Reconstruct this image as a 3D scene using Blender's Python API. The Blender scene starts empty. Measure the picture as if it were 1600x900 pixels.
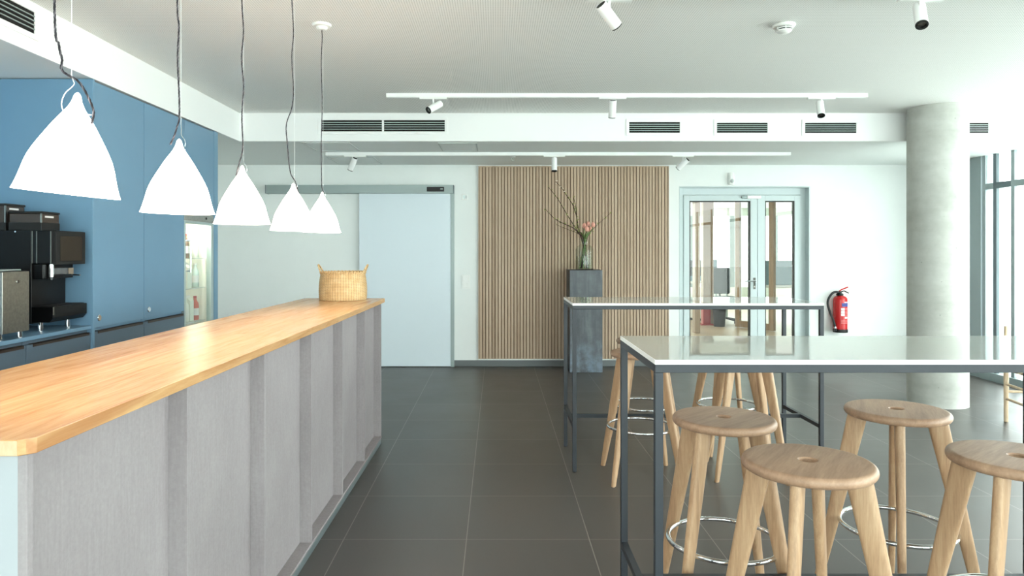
import bpy, bmesh, math, random
from mathutils import Vector, Matrix, Quaternion
random.seed(7)
PI = math.pi
scene = bpy.context.scene
COL = scene.collection

# ------------------------------------------------------------------ camera
F, CX, CY, EYE = 1085.0, 776.3, 392.5, 1.408
cam_d = bpy.data.cameras.new('camera')
cam = bpy.data.objects.new('camera', cam_d); COL.objects.link(cam)
cam.location = (0, 0, EYE); cam.rotation_euler = (PI/2, 0, 0)
cam_d.sensor_width = 36; cam_d.lens = 36*F/1600
cam_d.shift_x = (800-CX)/1600; cam_d.shift_y = (CY-450)/1600
cam_d.clip_start = 0.05; cam_d.clip_end = 200
scene.camera = cam

def P(x, y, Y):
    """photo pixel at depth Y -> world point (used only to read off real positions)"""
    return Vector(((x-CX)*Y/F, Y, EYE+(CY-y)*Y/F))

# ------------------------------------------------------------------ materials
def lin(c):
    return tuple(((v/255)/12.92 if v/255 <= 0.04045 else ((v/255+0.055)/1.055)**2.4) for v in c)
def rgba(c): return (*lin(c), 1)

class NT:
    def __init__(s, name):
        s.m = bpy.data.materials.new(name); s.m.use_nodes = True
        s.t = s.m.node_tree; s.t.nodes.clear()
        s.out = s.t.nodes.new('ShaderNodeOutputMaterial')
    def n(s, typ, **kw):
        nd = s.t.nodes.new(typ)
        for k, v in kw.items():
            if k.startswith('i_'):
                nd.inputs[k[2:].replace('_', ' ')].default_value = v
            else: setattr(nd, k, v)
        return nd
    def l(s, a, b): s.t.links.new(a, b)
    def bsdf(s, **kw):
        b = s.n('ShaderNodeBsdfPrincipled')
        for k, v in kw.items(): b.inputs[k.replace('_', ' ')].default_value = v
        s.l(b.outputs[0], s.out.inputs[0]); return b
    def coord(s, kind='Object', scale=(1,1,1), loc=(0,0,0), rot=(0,0,0)):
        tc = s.n('ShaderNodeTexCoord'); mp = s.n('ShaderNodeMapping')
        mp.inputs['Scale'].default_value = scale; mp.inputs['Location'].default_value = loc
        mp.inputs['Rotation'].default_value = rot
        s.l(tc.outputs[kind], mp.inputs[0]); return mp.outputs[0]
    def noise(s, vec, scale, detail=4, rough=.55, dist=0):
        n = s.n('ShaderNodeTexNoise'); n.inputs['Scale'].default_value = scale
        n.inputs['Detail'].default_value = detail; n.inputs['Roughness'].default_value = rough
        n.inputs['Distortion'].default_value = dist
        s.l(vec, n.inputs['Vector']); return n.outputs['Fac']
    def ramp(s, fac, stops):
        r = s.n('ShaderNodeValToRGB'); e = r.color_ramp.elements
        while len(e) < len(stops): e.new(.5)
        for k, (p, c) in enumerate(stops): e[k].position = p; e[k].color = c if len(c) == 4 else rgba(c)
        s.l(fac, r.inputs[0]); return r.outputs[0]
    def math(s, op, a, b=None, c=None):
        m = s.n('ShaderNodeMath', operation=op)
        for k, v in enumerate((a, b, c)):
            if v is None: continue
            if isinstance(v, (int, float)): m.inputs[k].default_value = v
            else: s.l(v, m.inputs[k])
        return m.outputs[0]
    def mix(s, fac, a, b, mode='MIX'):
        m = s.n('ShaderNodeMix', data_type='RGBA', blend_type=mode)
        for k, v in ((0, fac), (6, a), (7, b)):
            if isinstance(v, (int, float)): m.inputs[k].default_value = v
            elif isinstance(v, tuple): m.inputs[k].default_value = v if len(v) == 4 else rgba(v)
            else: s.l(v, m.inputs[k])
        return m.outputs[2]
    def bump(s, h, b, strength=.2, dist=.005):
        n = s.n('ShaderNodeBump'); n.inputs['Strength'].default_value = strength; n.inputs['Distance'].default_value = dist
        s.l(h, n.inputs['Height']); s.l(n.outputs[0], b.inputs['Normal'])

def plain(name, c, rough=.5, metal=0, spec=.5, var=0.0, vscale=8, bump=0):
    t = NT(name); b = t.bsdf(Roughness=rough, Metallic=metal)
    b.inputs['Specular IOR Level'].default_value = spec
    b.inputs['Base Color'].default_value = rgba(c)
    v = t.coord(); f = t.noise(v, vscale)
    if var:
        lo = tuple(max(0, x*(1-var)) for x in c); hi = tuple(min(255, x*(1+var)) for x in c)
        t.l(t.ramp(f, [(.3, lo), (.7, hi)]), b.inputs['Base Color'])
    if bump: t.bump(t.noise(v, vscale*10, 2), b, bump, .002)
    return t.m

def wood(name, lo, mid, hi, axis='X', rough=.45, stretch=14, scale=9, bump=.05):
    """long-grained timber; axis is the way the grain runs"""
    t = NT(name); b = t.bsdf(Roughness=rough)
    sc = {'X': (1, stretch, stretch), 'Y': (stretch, 1, stretch), 'Z': (stretch, stretch, 1)}[axis]
    oi = t.n('ShaderNodeObjectInfo')
    tc = t.n('ShaderNodeTexCoord'); ad = t.n('ShaderNodeVectorMath', operation='ADD')
    t.l(tc.outputs['Object'], ad.inputs[0])
    cmb = t.n('ShaderNodeCombineXYZ')
    k = t.math('MULTIPLY', oi.outputs['Random'], 31.0)
    for q in range(3): t.l(k, cmb.inputs[q])
    t.l(cmb.outputs[0], ad.inputs[1])
    mp = t.n('ShaderNodeMapping'); mp.inputs['Scale'].default_value = sc; t.l(ad.outputs[0], mp.inputs[0])
    f1 = t.noise(mp.outputs[0], scale*.35, 5, .6, .6)
    f2 = t.noise(mp.outputs[0], scale*2.2, 3, .7)
    f = t.math('ADD', t.math('MULTIPLY', f1, .65), t.math('MULTIPLY', f2, .35))
    t.l(t.ramp(f, [(.30, lo), (.5, mid), (.70, hi)]), b.inputs['Base Color'])
    t.bump(f2, b, bump, .002)
    return t.m

def glass(name, tint=(240, 250, 246), ior=1.5, rough=0.0):
    t = NT(name)
    tr = t.n('ShaderNodeBsdfTransparent'); tr.inputs[0].default_value = rgba(tint)
    gl = t.n('ShaderNodeBsdfGlossy'); gl.inputs['Roughness'].default_value = rough
    fr = t.n('ShaderNodeFresnel'); fr.inputs[0].default_value = ior
    ge = t.n('ShaderNodeNewGeometry')      # each face of the pane reflects on its outer side only
    mx = t.n('ShaderNodeMixShader')
    t.l(t.math('MULTIPLY', fr.outputs[0], t.math('SUBTRACT', 1.0, ge.outputs['Backfacing'])), mx.inputs[0]); t.l(tr.outputs[0], mx.inputs[1]); t.l(gl.outputs[0], mx.inputs[2])
    t.l(mx.outputs[0], t.out.inputs[0]); return t.m

def emit(name, c, strength):
    t = NT(name); e = t.n('ShaderNodeEmission'); e.inputs[0].default_value = rgba(c); e.inputs[1].default_value = strength
    t.l(e.outputs[0], t.out.inputs[0]); return t.m

M = {}
M['wall'] = plain('white_wall_paint', (240, 243, 241), .85, var=.006, vscale=3, bump=.05)
M['soffit'] = plain('white_soffit_paint', (238, 241, 239), .85)
M['fascia'] = plain('white_fascia_paint', (244, 245, 244), .8)
M['white_metal'] = plain('white_coated_metal', (245, 246, 245), .35)
M['white_plastic'] = plain('white_plastic', (242, 243, 240), .4)
M['black'] = plain('black_plastic', (11, 11, 12), .38, spec=.3)
M['matte_black'] = plain('matte_black', (12, 12, 12), .7)
M['slot_dark'] = plain('dark_duct', (14, 14, 13), .9)
M['chrome'] = plain('chrome', (225, 228, 230), .08, 1)
M['steel'] = plain('brushed_steel', (168, 166, 158), .32, 1, var=.06, vscale=60)
M['silver'] = plain('satin_aluminium', (186, 200, 198), .4, .75)
M['blue'] = plain('blue_lacquer', (110, 147, 174), .42, var=.015, vscale=2)
M['blue_shaded'] = plain('blue_lacquer_shaded', (90, 110, 127), .42, var=.015, vscale=2)  # same cabinet lacquer, with the shade down low put into its colour
M['pull'] = plain('bronze_pull', (70, 60, 54), .4, .4)
M['track_grey'] = plain('grey_aluminium', (158, 170, 169), .45, .3)
M['door_white'] = plain('white_door_laminate', (226, 236, 243), .5)
M['door_grey'] = plain('pale_grey_door_frame', (206, 217, 218), .45)
M['frame_grey'] = plain('window_frame_grey', (150, 163, 165), .45)
M['frame_dark'] = plain('window_frame_dark', (96, 110, 116), .45)
M['baseboard'] = plain('grey_tile_baseboard', (104, 109, 110), .5)
M['table_frame'] = plain('anthracite_steel', (42, 47, 54), .45)
M['glass'] = glass('clear_glass', (248, 252, 250))
M['door_glass'] = glass('door_glass', (242, 248, 243), 1.7)
M['vase_glass'] = glass('vase_glass', (251, 254, 252), 1.5)
M['bulb'] = emit('pendant_bulb', (255, 236, 214), 30)
M['red'] = plain('extinguisher_red', (196, 30, 32), .25)
M['label_white'] = plain('label_white', (232, 228, 226), .5)
M['label_pink'] = plain('label_pink', (222, 120, 118), .5)
M['label_blue'] = plain('label_blue', (60, 74, 150), .5)
M['rubber'] = plain('black_rubber', (22, 24, 24), .55)
M['cord'] = plain('braided_cord_dark', (40, 37, 44), .8)
M['cord_light'] = plain('braided_cord_grey', (104, 98, 104), .8)
M['wire'] = plain('white_wire', (238, 240, 238), .4)
M['branch'] = plain('branch_bark', (66, 50, 40), .8, var=.15, vscale=40)
M['bud'] = plain('green_bud', (140, 148, 78), .6)
M['blossom'] = plain('pale_blossom', (226, 214, 196), .6)
M['stem'] = plain('green_stem', (92, 122, 62), .5)
M['tulip'] = plain('pink_petal', (238, 172, 154), .5, var=.08, vscale=30)
M['water'] = glass('water', (249, 252, 247), 1.2)
M['leg_oak'] = wood('oak_leg', (154, 119, 90), (180, 146, 113), (199, 168, 135), 'Z')
M['seat_oak'] = wood('oak_seat', (144, 112, 89), (168, 135, 110), (187, 155, 128), 'X', stretch=10, scale=7)
M['chair_wood'] = wood('pale_ash', (206, 178, 146), (224, 200, 170), (234, 214, 188), 'Z')
M['fridge_white'] = plain('fridge_liner', (244, 242, 232), .4)
M['brown_post'] = wood('brown_timber', (150, 122, 100), (168, 140, 116), (184, 156, 132), 'Z')
M['office_wall'] = plain('office_wall_paint', (238, 241, 238), .8)
M['office_blue'] = plain('blue_grey_fabric', (128, 156, 172), .9)
M['dark_fabric'] = plain('dark_chair_fabric', (48, 54, 56), .9)
M['red_paint'] = plain('red_paint', (176, 36, 34), .4)

def shade_material():
    # lit milky shade: the lamp itself gives off light
    t = NT('lit_milky_shade'); b = t.bsdf(Roughness=.35)
    b.inputs['Base Color'].default_value = rgba((250, 246, 242))
    b.inputs['Emission Color'].default_value = rgba((255, 240, 226)); b.inputs['Emission Strength'].default_value = SHADE
    return t.m

def floor_material():
    t = NT('grey_stone_tiles'); b = t.bsdf()
    v = t.coord(loc=(.148, -3.393+.6*10, 0))
    br = t.n('ShaderNodeTexBrick'); br.offset = 0; br.squash = 1
    br.inputs['Scale'].default_value = 1; br.inputs['Brick Width'].default_value = .6
    br.inputs['Row Height'].default_value = .6; br.inputs['Mortar Size'].default_value = .0022
    br.inputs['Mortar Smooth'].default_value = .1; br.inputs['Bias'].default_value = 0
    br.inputs['Color1'].default_value = rgba((74, 71, 69)); br.inputs['Color2'].default_value = rgba((81, 77, 74))
    br.inputs['Mortar'].default_value = rgba((128, 122, 116))
    t.l(v, br.inputs['Vector'])
    n = t.noise(v, 2.2, 6, .62); n2 = t.noise(v, 30, 3)
    c = t.mix(.35, br.outputs['Color'], t.ramp(n, [(.3, (66, 63, 61)), (.7, (90, 84, 81))]))
    c = t.mix(br.outputs['Fac'], c, (128, 122, 116))
    t.l(c, b.inputs['Base Color'])
    t.l(t.math('ADD', .30, t.math('MULTIPLY', n, .16)), b.inputs['Roughness'])
    t.bump(t.math('SUBTRACT', t.math('MULTIPLY', n2, .15), br.outputs['Fac']), b, .25, .001)
    return t.m

def ceiling_material():
    t = NT('perforated_ceiling_panel'); b = t.bsdf(Roughness=.9)
    v = t.coord(); sp = t.n('ShaderNodeSeparateXYZ'); t.l(v, sp.inputs[0])
    per = .0135
    fx = t.math('SUBTRACT', t.math('FRACT', t.math('DIVIDE', sp.outputs[0], per)), .5)
    fy = t.math('SUBTRACT', t.math('FRACT', t.math('DIVIDE', sp.outputs[1], per)), .5)
    d = t.math('SQRT', t.math('ADD', t.math('MULTIPLY', fx, fx), t.math('MULTIPLY', fy, fy)))
    hole = t.ramp(d, [(.20, (1, 1, 1, 1)), (.27, (0, 0, 0, 1))])
    c = t.mix(hole, (244, 244, 241), (182, 182, 178))
    t.l(c, b.inputs['Base Color']); return t.m

def concrete_material():
    t = NT('fair_faced_concrete'); b = t.bsdf(Roughness=.75)
    v = t.coord(scale=(1, 1, 1)); n = t.noise(v, 1.6, 6, .65); n2 = t.noise(v, 14, 5, .6)
    v3 = t.coord(scale=(1, 1, 5)); n3 = t.noise(v3, 1.4, 3)
    f = t.math('ADD', t.math('MULTIPLY', n, .45), t.math('ADD', t.math('MULTIPLY', n2, .2), t.math('MULTIPLY', n3, .35)))
    c = t.ramp(f, [(.32, (166, 167, 160)), (.5, (188, 189, 183)), (.68, (206, 207, 202))])
    vo = t.n('ShaderNodeTexVoronoi'); vo.inputs['Scale'].default_value = 9; t.l(v, vo.inputs['Vector'])
    pit = t.ramp(vo.outputs['Distance'], [(.035, (1, 1, 1, 1)), (.06, (0, 0, 0, 1))])
    c = t.mix(t.math('MULTIPLY', pit, .55), c, (110, 110, 104))
    t.l(c, b.inputs['Base Color']); t.bump(n2, b, .12, .003); return t.m

def bar_top_material():
    t = NT('oak_worktop_staves'); b = t.bsdf(Roughness=.27)
    tc = t.n('ShaderNodeTexCoord'); sp = t.n('ShaderNodeSeparateXYZ'); t.l(tc.outputs['Object'], sp.inputs[0])
    stave = t.math('FLOOR', t.math('DIVIDE', sp.outputs[0], .094))
    wn0 = t.n('ShaderNodeTexWhiteNoise', noise_dimensions='1D'); t.l(stave, wn0.inputs['W'])
    seg = t.math('FLOOR', t.math('ADD', t.math('DIVIDE', sp.outputs[1], 1.7), wn0.outputs[0]))
    wn = t.n('ShaderNodeTexWhiteNoise', noise_dimensions='2D')
    cb = t.n('ShaderNodeCombineXYZ'); t.l(stave, cb.inputs[0]); t.l(seg, cb.inputs[1]); t.l(cb.outputs[0], wn.inputs['Vector'])
    mp = t.n('ShaderNodeMapping'); mp.inputs['Scale'].default_value = (13, 1, 13); t.l(tc.outputs['Object'], mp.inputs[0])
    ad = t.n('ShaderNodeVectorMath', operation='ADD'); t.l(mp.outputs[0], ad.inputs[0])
    sc = t.n('ShaderNodeVectorMath', operation='SCALE'); t.l(wn.outputs['Color'], sc.inputs[0]); sc.inputs['Scale'].default_value = 20
    t.l(sc.outputs[0], ad.inputs[1])
    f1 = t.noise(ad.outputs[0], 2.6, 6, .62, .9); f2 = t.noise(ad.outputs[0], 16, 3, .7)
    f = t.math('ADD', t.math('MULTIPLY', f1, .7), t.math('ADD', t.math('MULTIPLY', f2, .2), t.math('MULTIPLY', wn.outputs[0], .12)))
    c = t.ramp(f, [(.30, (170, 120, 76)), (.45, (194, 147, 99)), (.62, (208, 166, 117)), (.8, (220, 183, 138))])
    kn = t.noise(ad.outputs[0], .9, 2, .5, .4)
    kr = t.ramp(kn, [(.66, (0, 0, 0, 1)), (.74, (1, 1, 1, 1))])
    c = t.mix(t.math('MULTIPLY', kr, .6), c, (164, 106, 66))
    t.l(c, b.inputs['Base Color']); t.bump(f2, b, .03, .001); return t.m

def mdf_material():
    t = NT('grey_mauve_fibreboard'); b = t.bsdf(Roughness=.7)
    v = t.coord(); n = t.noise(v, 2.5, 4, .6); n2 = t.noise(v, 90, 4, .7); n3 = t.noise(t.coord(scale=(40, 40, 4)), 3, 3)
    f = t.math('ADD', t.math('MULTIPLY', n, .4), t.math('ADD', t.math('MULTIPLY', n2, .35), t.math('MULTIPLY', n3, .25)))
    t.l(t.ramp(f, [(.3, (139, 130, 133)), (.5, (152, 144, 146)), (.7, (165, 158, 159))]), b.inputs['Base Color'])
    t.bump(n2, b, .06, .001); return t.m

def slat_material():
    t = NT('oak_slats'); b = t.bsdf(Roughness=.6)
    tc = t.n('ShaderNodeTexCoord'); sp = t.n('ShaderNodeSeparateXYZ'); t.l(tc.outputs['Object'], sp.inputs[0])
    k = t.math('FLOOR', t.math('DIVIDE', sp.outputs[0], SLAT))
    wn = t.n('ShaderNodeTexWhiteNoise', noise_dimensions='1D'); t.l(k, wn.inputs['W'])
    mp = t.n('ShaderNodeMapping'); mp.inputs['Scale'].default_value = (40, 40, 2.2); t.l(tc.outputs['Object'], mp.inputs[0])
    n = t.noise(mp.outputs[0], 2.5, 5, .65, .3)
    n2 = t.noise(tc.outputs['Object'], 1.1, 2)
    f = t.math('ADD', t.math('MULTIPLY', n, .55), t.math('ADD', t.math('MULTIPLY', wn.outputs[0], .25), t.math('MULTIPLY', n2, .2)))
    t.l(t.ramp(f, [(.28, (168, 142, 118)), (.5, (190, 165, 141)), (.74, (210, 187, 163))]), b.inputs['Base Color'])
    t.bump(n, b, .08, .002); return t.m

def zinc_material():
    t = NT('weathered_zinc'); b = t.bsdf(Roughness=.5, Metallic=.35)
    n = t.noise(t.coord(scale=(9, 9, 1)), 1.6, 6, .65, .5); v = t.coord(); n2 = t.noise(v, 7, 6, .7)
    f = t.math('ADD', t.math('MULTIPLY', n, .6), t.math('MULTIPLY', n2, .4))
    c = t.ramp(f, [(.32, (72, 75, 79)), (.5, (90, 94, 98)), (.66, (112, 117, 121))])
    sp = t.n('ShaderNodeSeparateXYZ'); t.l(v, sp.inputs[0])
    low = t.math('MULTIPLY', t.ramp(sp.outputs[2], [(.0, (1, 1, 1, 1)), (.45, (0, 0, 0, 1))]), t.ramp(n2, [(.4, (0, 0, 0, 1)), (.62, (1, 1, 1, 1))]))
    c = t.mix(t.math('MULTIPLY', low, .5), c, (134, 156, 178))   # pale bloom of the metal, worn in near the foot
    t.l(c, b.inputs['Base Color']); return t.m

def table_top_material():
    t = NT('white_composite_top'); b = t.bsdf(Roughness=.022)
    v = t.coord(); n = t.noise(v, 2.3, 2, .5)
    vo = t.n('ShaderNodeTexVoronoi'); vo.inputs['Scale'].default_value = 42; t.l(v, vo.inputs['Vector'])
    sp = t.ramp(vo.outputs['Distance'], [(.10, (1, 1, 1, 1)), (.16, (0, 0, 0, 1))])
    wn = t.n('ShaderNodeTexNoise'); wn.inputs['Scale'].default_value = 5; t.l(v, wn.inputs['Vector'])
    k = t.math('MULTIPLY', sp, t.ramp(wn.outputs['Fac'], [(.5, (0, 0, 0, 1)), (.62, (.45, .45, .45, 1))]))
    t.l(t.mix(k, (192, 193, 188), (160, 160, 154)), b.inputs['Base Color'])
    b.inputs['IOR'].default_value = 1.9
    t.bump(n, b, .05, .004); return t.m

def basket_material():
    t = NT('woven_rattan'); b = t.bsdf(Roughness=.6)
    v = t.coord(); n = t.noise(v, 26, 3); n2 = t.noise(v, 5, 2)
    f = t.math('ADD', t.math('MULTIPLY', n, .6), t.math('MULTIPLY', n2, .4))
    c = t.ramp(f, [(.32, (198, 158, 108)), (.5, (216, 180, 130)), (.68, (228, 200, 154))])
    sp = t.n('ShaderNodeSeparateXYZ'); t.l(v, sp.inputs[0])     # strands: darker gaps between stakes and weavers
    a = t.math('SINE', t.math('MULTIPLY', t.math('ARCTAN2', sp.outputs[1], sp.outputs[0]), 28.0))
    z = t.math('SINE', t.math('MULTIPLY', sp.outputs[2], PI/.0105))
    g = t.math('MULTIPLY', t.math('ABSOLUTE', a), t.math('ABSOLUTE', z))
    gap = t.ramp(g, [(.02, (1, 1, 1, 1)), (.30, (0, 0, 0, 1))])
    c = t.mix(t.math('MULTIPLY', gap, .75), c, (142, 100, 58))
    t.l(c, b.inputs['Base Color']); t.bump(g, b, .4, .003)
    return t.m

def screen_material():
    t = NT('dark_display_glass'); b = t.bsdf(Roughness=.12)
    b.inputs['Base Color'].default_value = rgba((40, 36, 33)); return t.m

SHADE = 9.0
SLAT = .0384
M['shade'] = shade_material(); M['floor'] = floor_material(); M['ceiling'] = ceiling_material()
M['concrete'] = concrete_material(); M['bar_top'] = bar_top_material(); M['mdf'] = mdf_material()
M['slat'] = slat_material(); M['zinc'] = zinc_material(); M['table_top'] = table_top_material()
M['basket'] = basket_material(); M['screen'] = screen_material()
M['backing'] = plain('dark_felt', (112, 88, 70), .95)
M['end_grain'] = wood('oak_end_grain', (180, 148, 112), (206, 178, 142), (222, 198, 166), 'Z', stretch=3, scale=12)
M['plinth'] = plain('plinth_steel', (134, 146, 150), .35, .5)
M['hopper'] = plain('smoked_hopper', (64, 55, 50), .2)
M['office_floor'] = plain('tan_office_floor', (176, 152, 128), .45, var=.04, vscale=1.5)
M['outside'] = plain('pale_paving', (226, 229, 226), .8, var=.03, vscale=.6)
M['edge_lit'] = plain('slab_edge_lit', (246, 245, 242), .35)  # table slab edge; the window light on it is put into this whiter colour
M['end_daylit'] = plain('fibreboard_end_daylit', (168, 173, 178), .6)  # bar end panel; the bluish daylight falling on it is put into the colour
M['seam'] = plain('panel_seam', (206, 211, 209), .8)

# ------------------------------------------------------------------ mesh building
class MB:
    def __init__(s): s.b = bmesh.new()
    def face(s, vs):
        try: return s.b.faces.new(vs)
        except ValueError: return None
    def box(s, x0, x1, y0, y1, z0, z1, mat=None):
        c = [(x, y, z) for x in (x0, x1) for y in (y0, y1) for z in (z0, z1)]
        if mat is not None: c = [mat @ Vector(q) for q in c]
        v = [s.b.verts.new(q) for q in c]
        for f in ((0,1,3,2), (4,6,7,5), (0,4,5,1), (2,3,7,6), (0,2,6,4), (1,5,7,3)): s.face([v[i] for i in f])
        return s
    def prism(s, poly, a, b, axis='Z', mat=None):
        def pt(p, q):
            r = {'Z': (p[0], p[1], q), 'Y': (p[0], q, p[1]), 'X': (q, p[0], p[1])}[axis]
            return mat @ Vector(r) if mat is not None else r
        A = [s.b.verts.new(pt(p, a)) for p in poly]; B = [s.b.verts.new(pt(p, b)) for p in poly]
        n = len(poly); s.face(A); s.face(B[::-1])
        for i in range(n): s.face([A[i], A[(i+1) % n], B[(i+1) % n], B[i]])
        return s
    def loft(s, rings, cap=True, closed=False):
        R = [[s.b.verts.new(p) for p in r] for r in rings]; n = len(R[0])
        m = len(R)
        for k in range(m if closed else m-1):
            a, b = R[k], R[(k+1) % m]
            for i in range(n): s.face([a[i], a[(i+1) % n], b[(i+1) % n], b[i]])
        if cap and not closed: s.face(R[0][::-1]); s.face(R[-1])
        return s
    def lathe(s, prof, n=48, c=(0,0,0), mat=None, closed=False, sx=1, sy=1):
        rings = []
        for r, z in prof:
            ring = []
            for i in range(n):
                p = Vector((r*sx*math.cos(2*PI*i/n), r*sy*math.sin(2*PI*i/n), z))
                p = (mat @ p) if mat is not None else p + Vector(c)
                ring.append(p)
            rings.append(ring)
        return s.loft(rings, cap=not closed, closed=closed)
    def tube(s, pts, r, n=10, closed=False, up=None):
        pts = [Vector(p) for p in pts]; m = len(pts); rings = []
        rr = r if isinstance(r, (list, tuple)) else [r]*m
        prev = None
        for k in range(m):
            if closed: t = pts[(k+1) % m]-pts[k-1]
            else: t = pts[min(k+1, m-1)]-pts[max(k-1, 0)]
            t.normalize()
            if prev is None:
                u = t.orthogonal().normalized() if up is None else (Vector(up)-t*t.dot(Vector(up))).normalized()
            else: u = (prev-t*t.dot(prev)).normalized()
            prev = u; w = t.cross(u)
            rings.append([pts[k]+rr[k]*(math.cos(2*PI*i/n)*u+math.sin(2*PI*i/n)*w) for i in range(n)])
        return s.loft(rings, cap=not closed, closed=closed)
    def cyl(s, p0, p1, r0, r1=None, n=24):
        return s.tube([p0, p1], [r0, r0 if r1 is None else r1], n)
    def ball(s, c, r, n=12, m=8, sz=1):
        rings = []
        for k in range(1, m):
            a = PI*k/m
            rings.append([(c[0]+r*math.sin(a)*math.cos(2*PI*i/n), c[1]+r*math.sin(a)*math.sin(2*PI*i/n), c[2]-r*sz*math.cos(a)) for i in range(n)])
        return s.loft(rings)
    def torus(s, c, R, r, n=48, m=10, mat=None, sx=1, sy=1):
        pts = [(c[0]+R*sx*math.cos(2*PI*i/n), c[1]+R*sy*math.sin(2*PI*i/n), c[2]) for i in range(n)]
        if mat is not None: pts = [mat @ Vector(p) for p in pts]
        return s.tube(pts, r, m, closed=True)
    def build(s, name, mat, parent=None, bevel=0, loc=None, seg=2, smooth=35):
        bmesh.ops.recalc_face_normals(s.b, faces=s.b.faces)
        me = bpy.data.meshes.new(name); s.b.to_mesh(me); s.b.free()
        me.materials.append(M[mat] if isinstance(mat, str) else mat)
        if smooth:
            for p in me.polygons: p.use_smooth = True
            me.set_sharp_from_angle(angle=math.radians(smooth))
        o = bpy.data.objects.new(name, me); COL.objects.link(o)
        if parent is not None: o.parent = parent
        if loc is not None: o.location = loc
        if bevel:
            m = o.modifiers.new('bevel', 'BEVEL'); m.width = bevel; m.segments = seg
            m.limit_method = 'ANGLE'; m.angle_limit = math.radians(40); m.harden_normals = True
        return o

def tag(o, label, cat, group=None):
    o['label'] = label; o['category'] = cat
    if group: o['group'] = group
    return o
def empty(name, label, cat, loc=(0,0,0), rz=0, group=None):
    o = bpy.data.objects.new(name, None); COL.objects.link(o); o.location = loc; o.rotation_euler = (0, 0, rz)
    o.empty_display_size = .1
    return tag(o, label, cat, group)
def struct(o):
    o['kind'] = 'structure'; return o
def dup(root, loc=None, rz=None, label=None, group=None):
    r = root.copy(); COL.objects.link(r)
    if loc is not None: r.location = loc
    if rz is not None: r.rotation_euler = (0, 0, rz)
    if label: r['label'] = label
    if group: r['group'] = group
    for ch in list(root.children):
        c = ch.copy(); COL.objects.link(c); c.parent = r
        for g in list(ch.children):
            d = g.copy(); COL.objects.link(d); d.parent = c
    return r
def box(name, mat, x0, x1, y0, y1, z0, z1, parent=None, bevel=0):
    return MB().box(x0, x1, y0, y1, z0, z1).build(name, mat, parent, bevel)

# ------------------------------------------------------------------ the room
YB = 8.5            # back wall
HC, HS = 2.733, 2.463   # perforated ceiling, lower soffit
XB = -2.468         # left beam face
YF = 6.66           # back beam face
XR = 5.38           # window wall
YR = -3.6           # glazed end behind the camera
DX0, DX1, DZ = 2.232, 3.835, 2.203   # opening of the glazed door

struct(box('floor', 'floor', -4.7, 5.8, -3.9, 8.75, -.12, 0))
struct(box('ceiling', 'ceiling', XB, XR+.1, YR-.1, YF, HC, HC+.05))
# beams: one L-shaped dropped soffit (left run and back run) with white faces
m = MB().prism([(-4.7, -3.8), (XB-.02, -3.8), (XB-.02, YF+.02), (XR+.1, YF+.02), (XR+.1, 8.75), (-4.7, 8.75)], HS, HS+.02)
struct(m.build('soffit', 'soffit'))
m = MB().prism([(XB-.02, -3.8), (XB, -3.8), (XB, YF), (XR+.1, YF), (XR+.1, YF+.02), (XB-.02, YF+.02)], HS, HC+.05)
struct(m.build('fascia', 'fascia'))
# back wall with the glazed-door opening
m = MB()
m.box(-4.7, DX0, YB, YB+.22, 0, HC+.1); m.box(DX1, XR+.3, YB, YB+.22, 0, HC+.1); m.box(DX0, DX1, YB, YB+.22, DZ, HC+.1)
struct(m.build('wall_back', 'wall'))
m = MB(); m.box(-3.22, -3.1, -3.8, 6.2, 0, HC); m.box(-4.6, -3.1, 6.2, 6.32, 0, HC); m.box(-4.7, -4.6, 6.2, 6.8, 0, HC); m.box(-4.7, -4.6, 7.5, 8.5, 0, HC); m.box(-4.7, -4.6, 6.8, 7.5, 1.9, HC); m.box(-4.7, -4.6, 6.8, 7.5, 0, 1.0)
struct(m.build('wall_left', 'wall'))
m = MB(); m.box(XR, XR+.25, 7.72, YB, 0, HC)
struct(m.build('wall_right', 'frame_grey'))
X = lambda x, Y: (x-CX)*Y/F
m = MB(); m.box(-.53, DX0-.02, YB-.014, YB, 0, .075); m.box(DX1+.02, XR, YB-.014, YB, 0, .075)
struct(m.build('baseboard_back', 'baseboard', bevel=.002))

# glazing on the right: posts, transom, sill and panes, one window per bay
posts = [7.70, 7.53, 7.27, 6.05, 4.8, 3.55, 2.3, 1.05, -.2, -1.45, -2.7, -3.55]
for k in range(len(posts)-1):
    y1, y0 = posts[k], posts[k+1]
    w = struct(bpy.data.objects.new('window_%d' % (k+1), None)); COL.objects.link(w)
    w.location = (XR, (y0+y1)/2, 0); h = (y1-y0)/2
    fr = MB()
    fr.box(0, .034, h-.05, h, .09, HS); fr.box(0, .034, -h, h-.05, 2.085, 2.15)
    if k == len(posts)-2: fr.box(0, .034, -h, -h+.05, .09, HS)
    fr.build('window_frame', 'frame_dark' if k in (1,) else 'frame_grey', w, .003)
    box('window_sill', 'frame_grey', -.03, .06, -h, h, 0, .09, w, .003)
    g = MB(); g.box(.014, .02, -h, h-.05, .09, 2.085); g.box(.014, .02, -h, h-.05, 2.15, HS)
    g.build('window_pane', 'glass', w)
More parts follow.
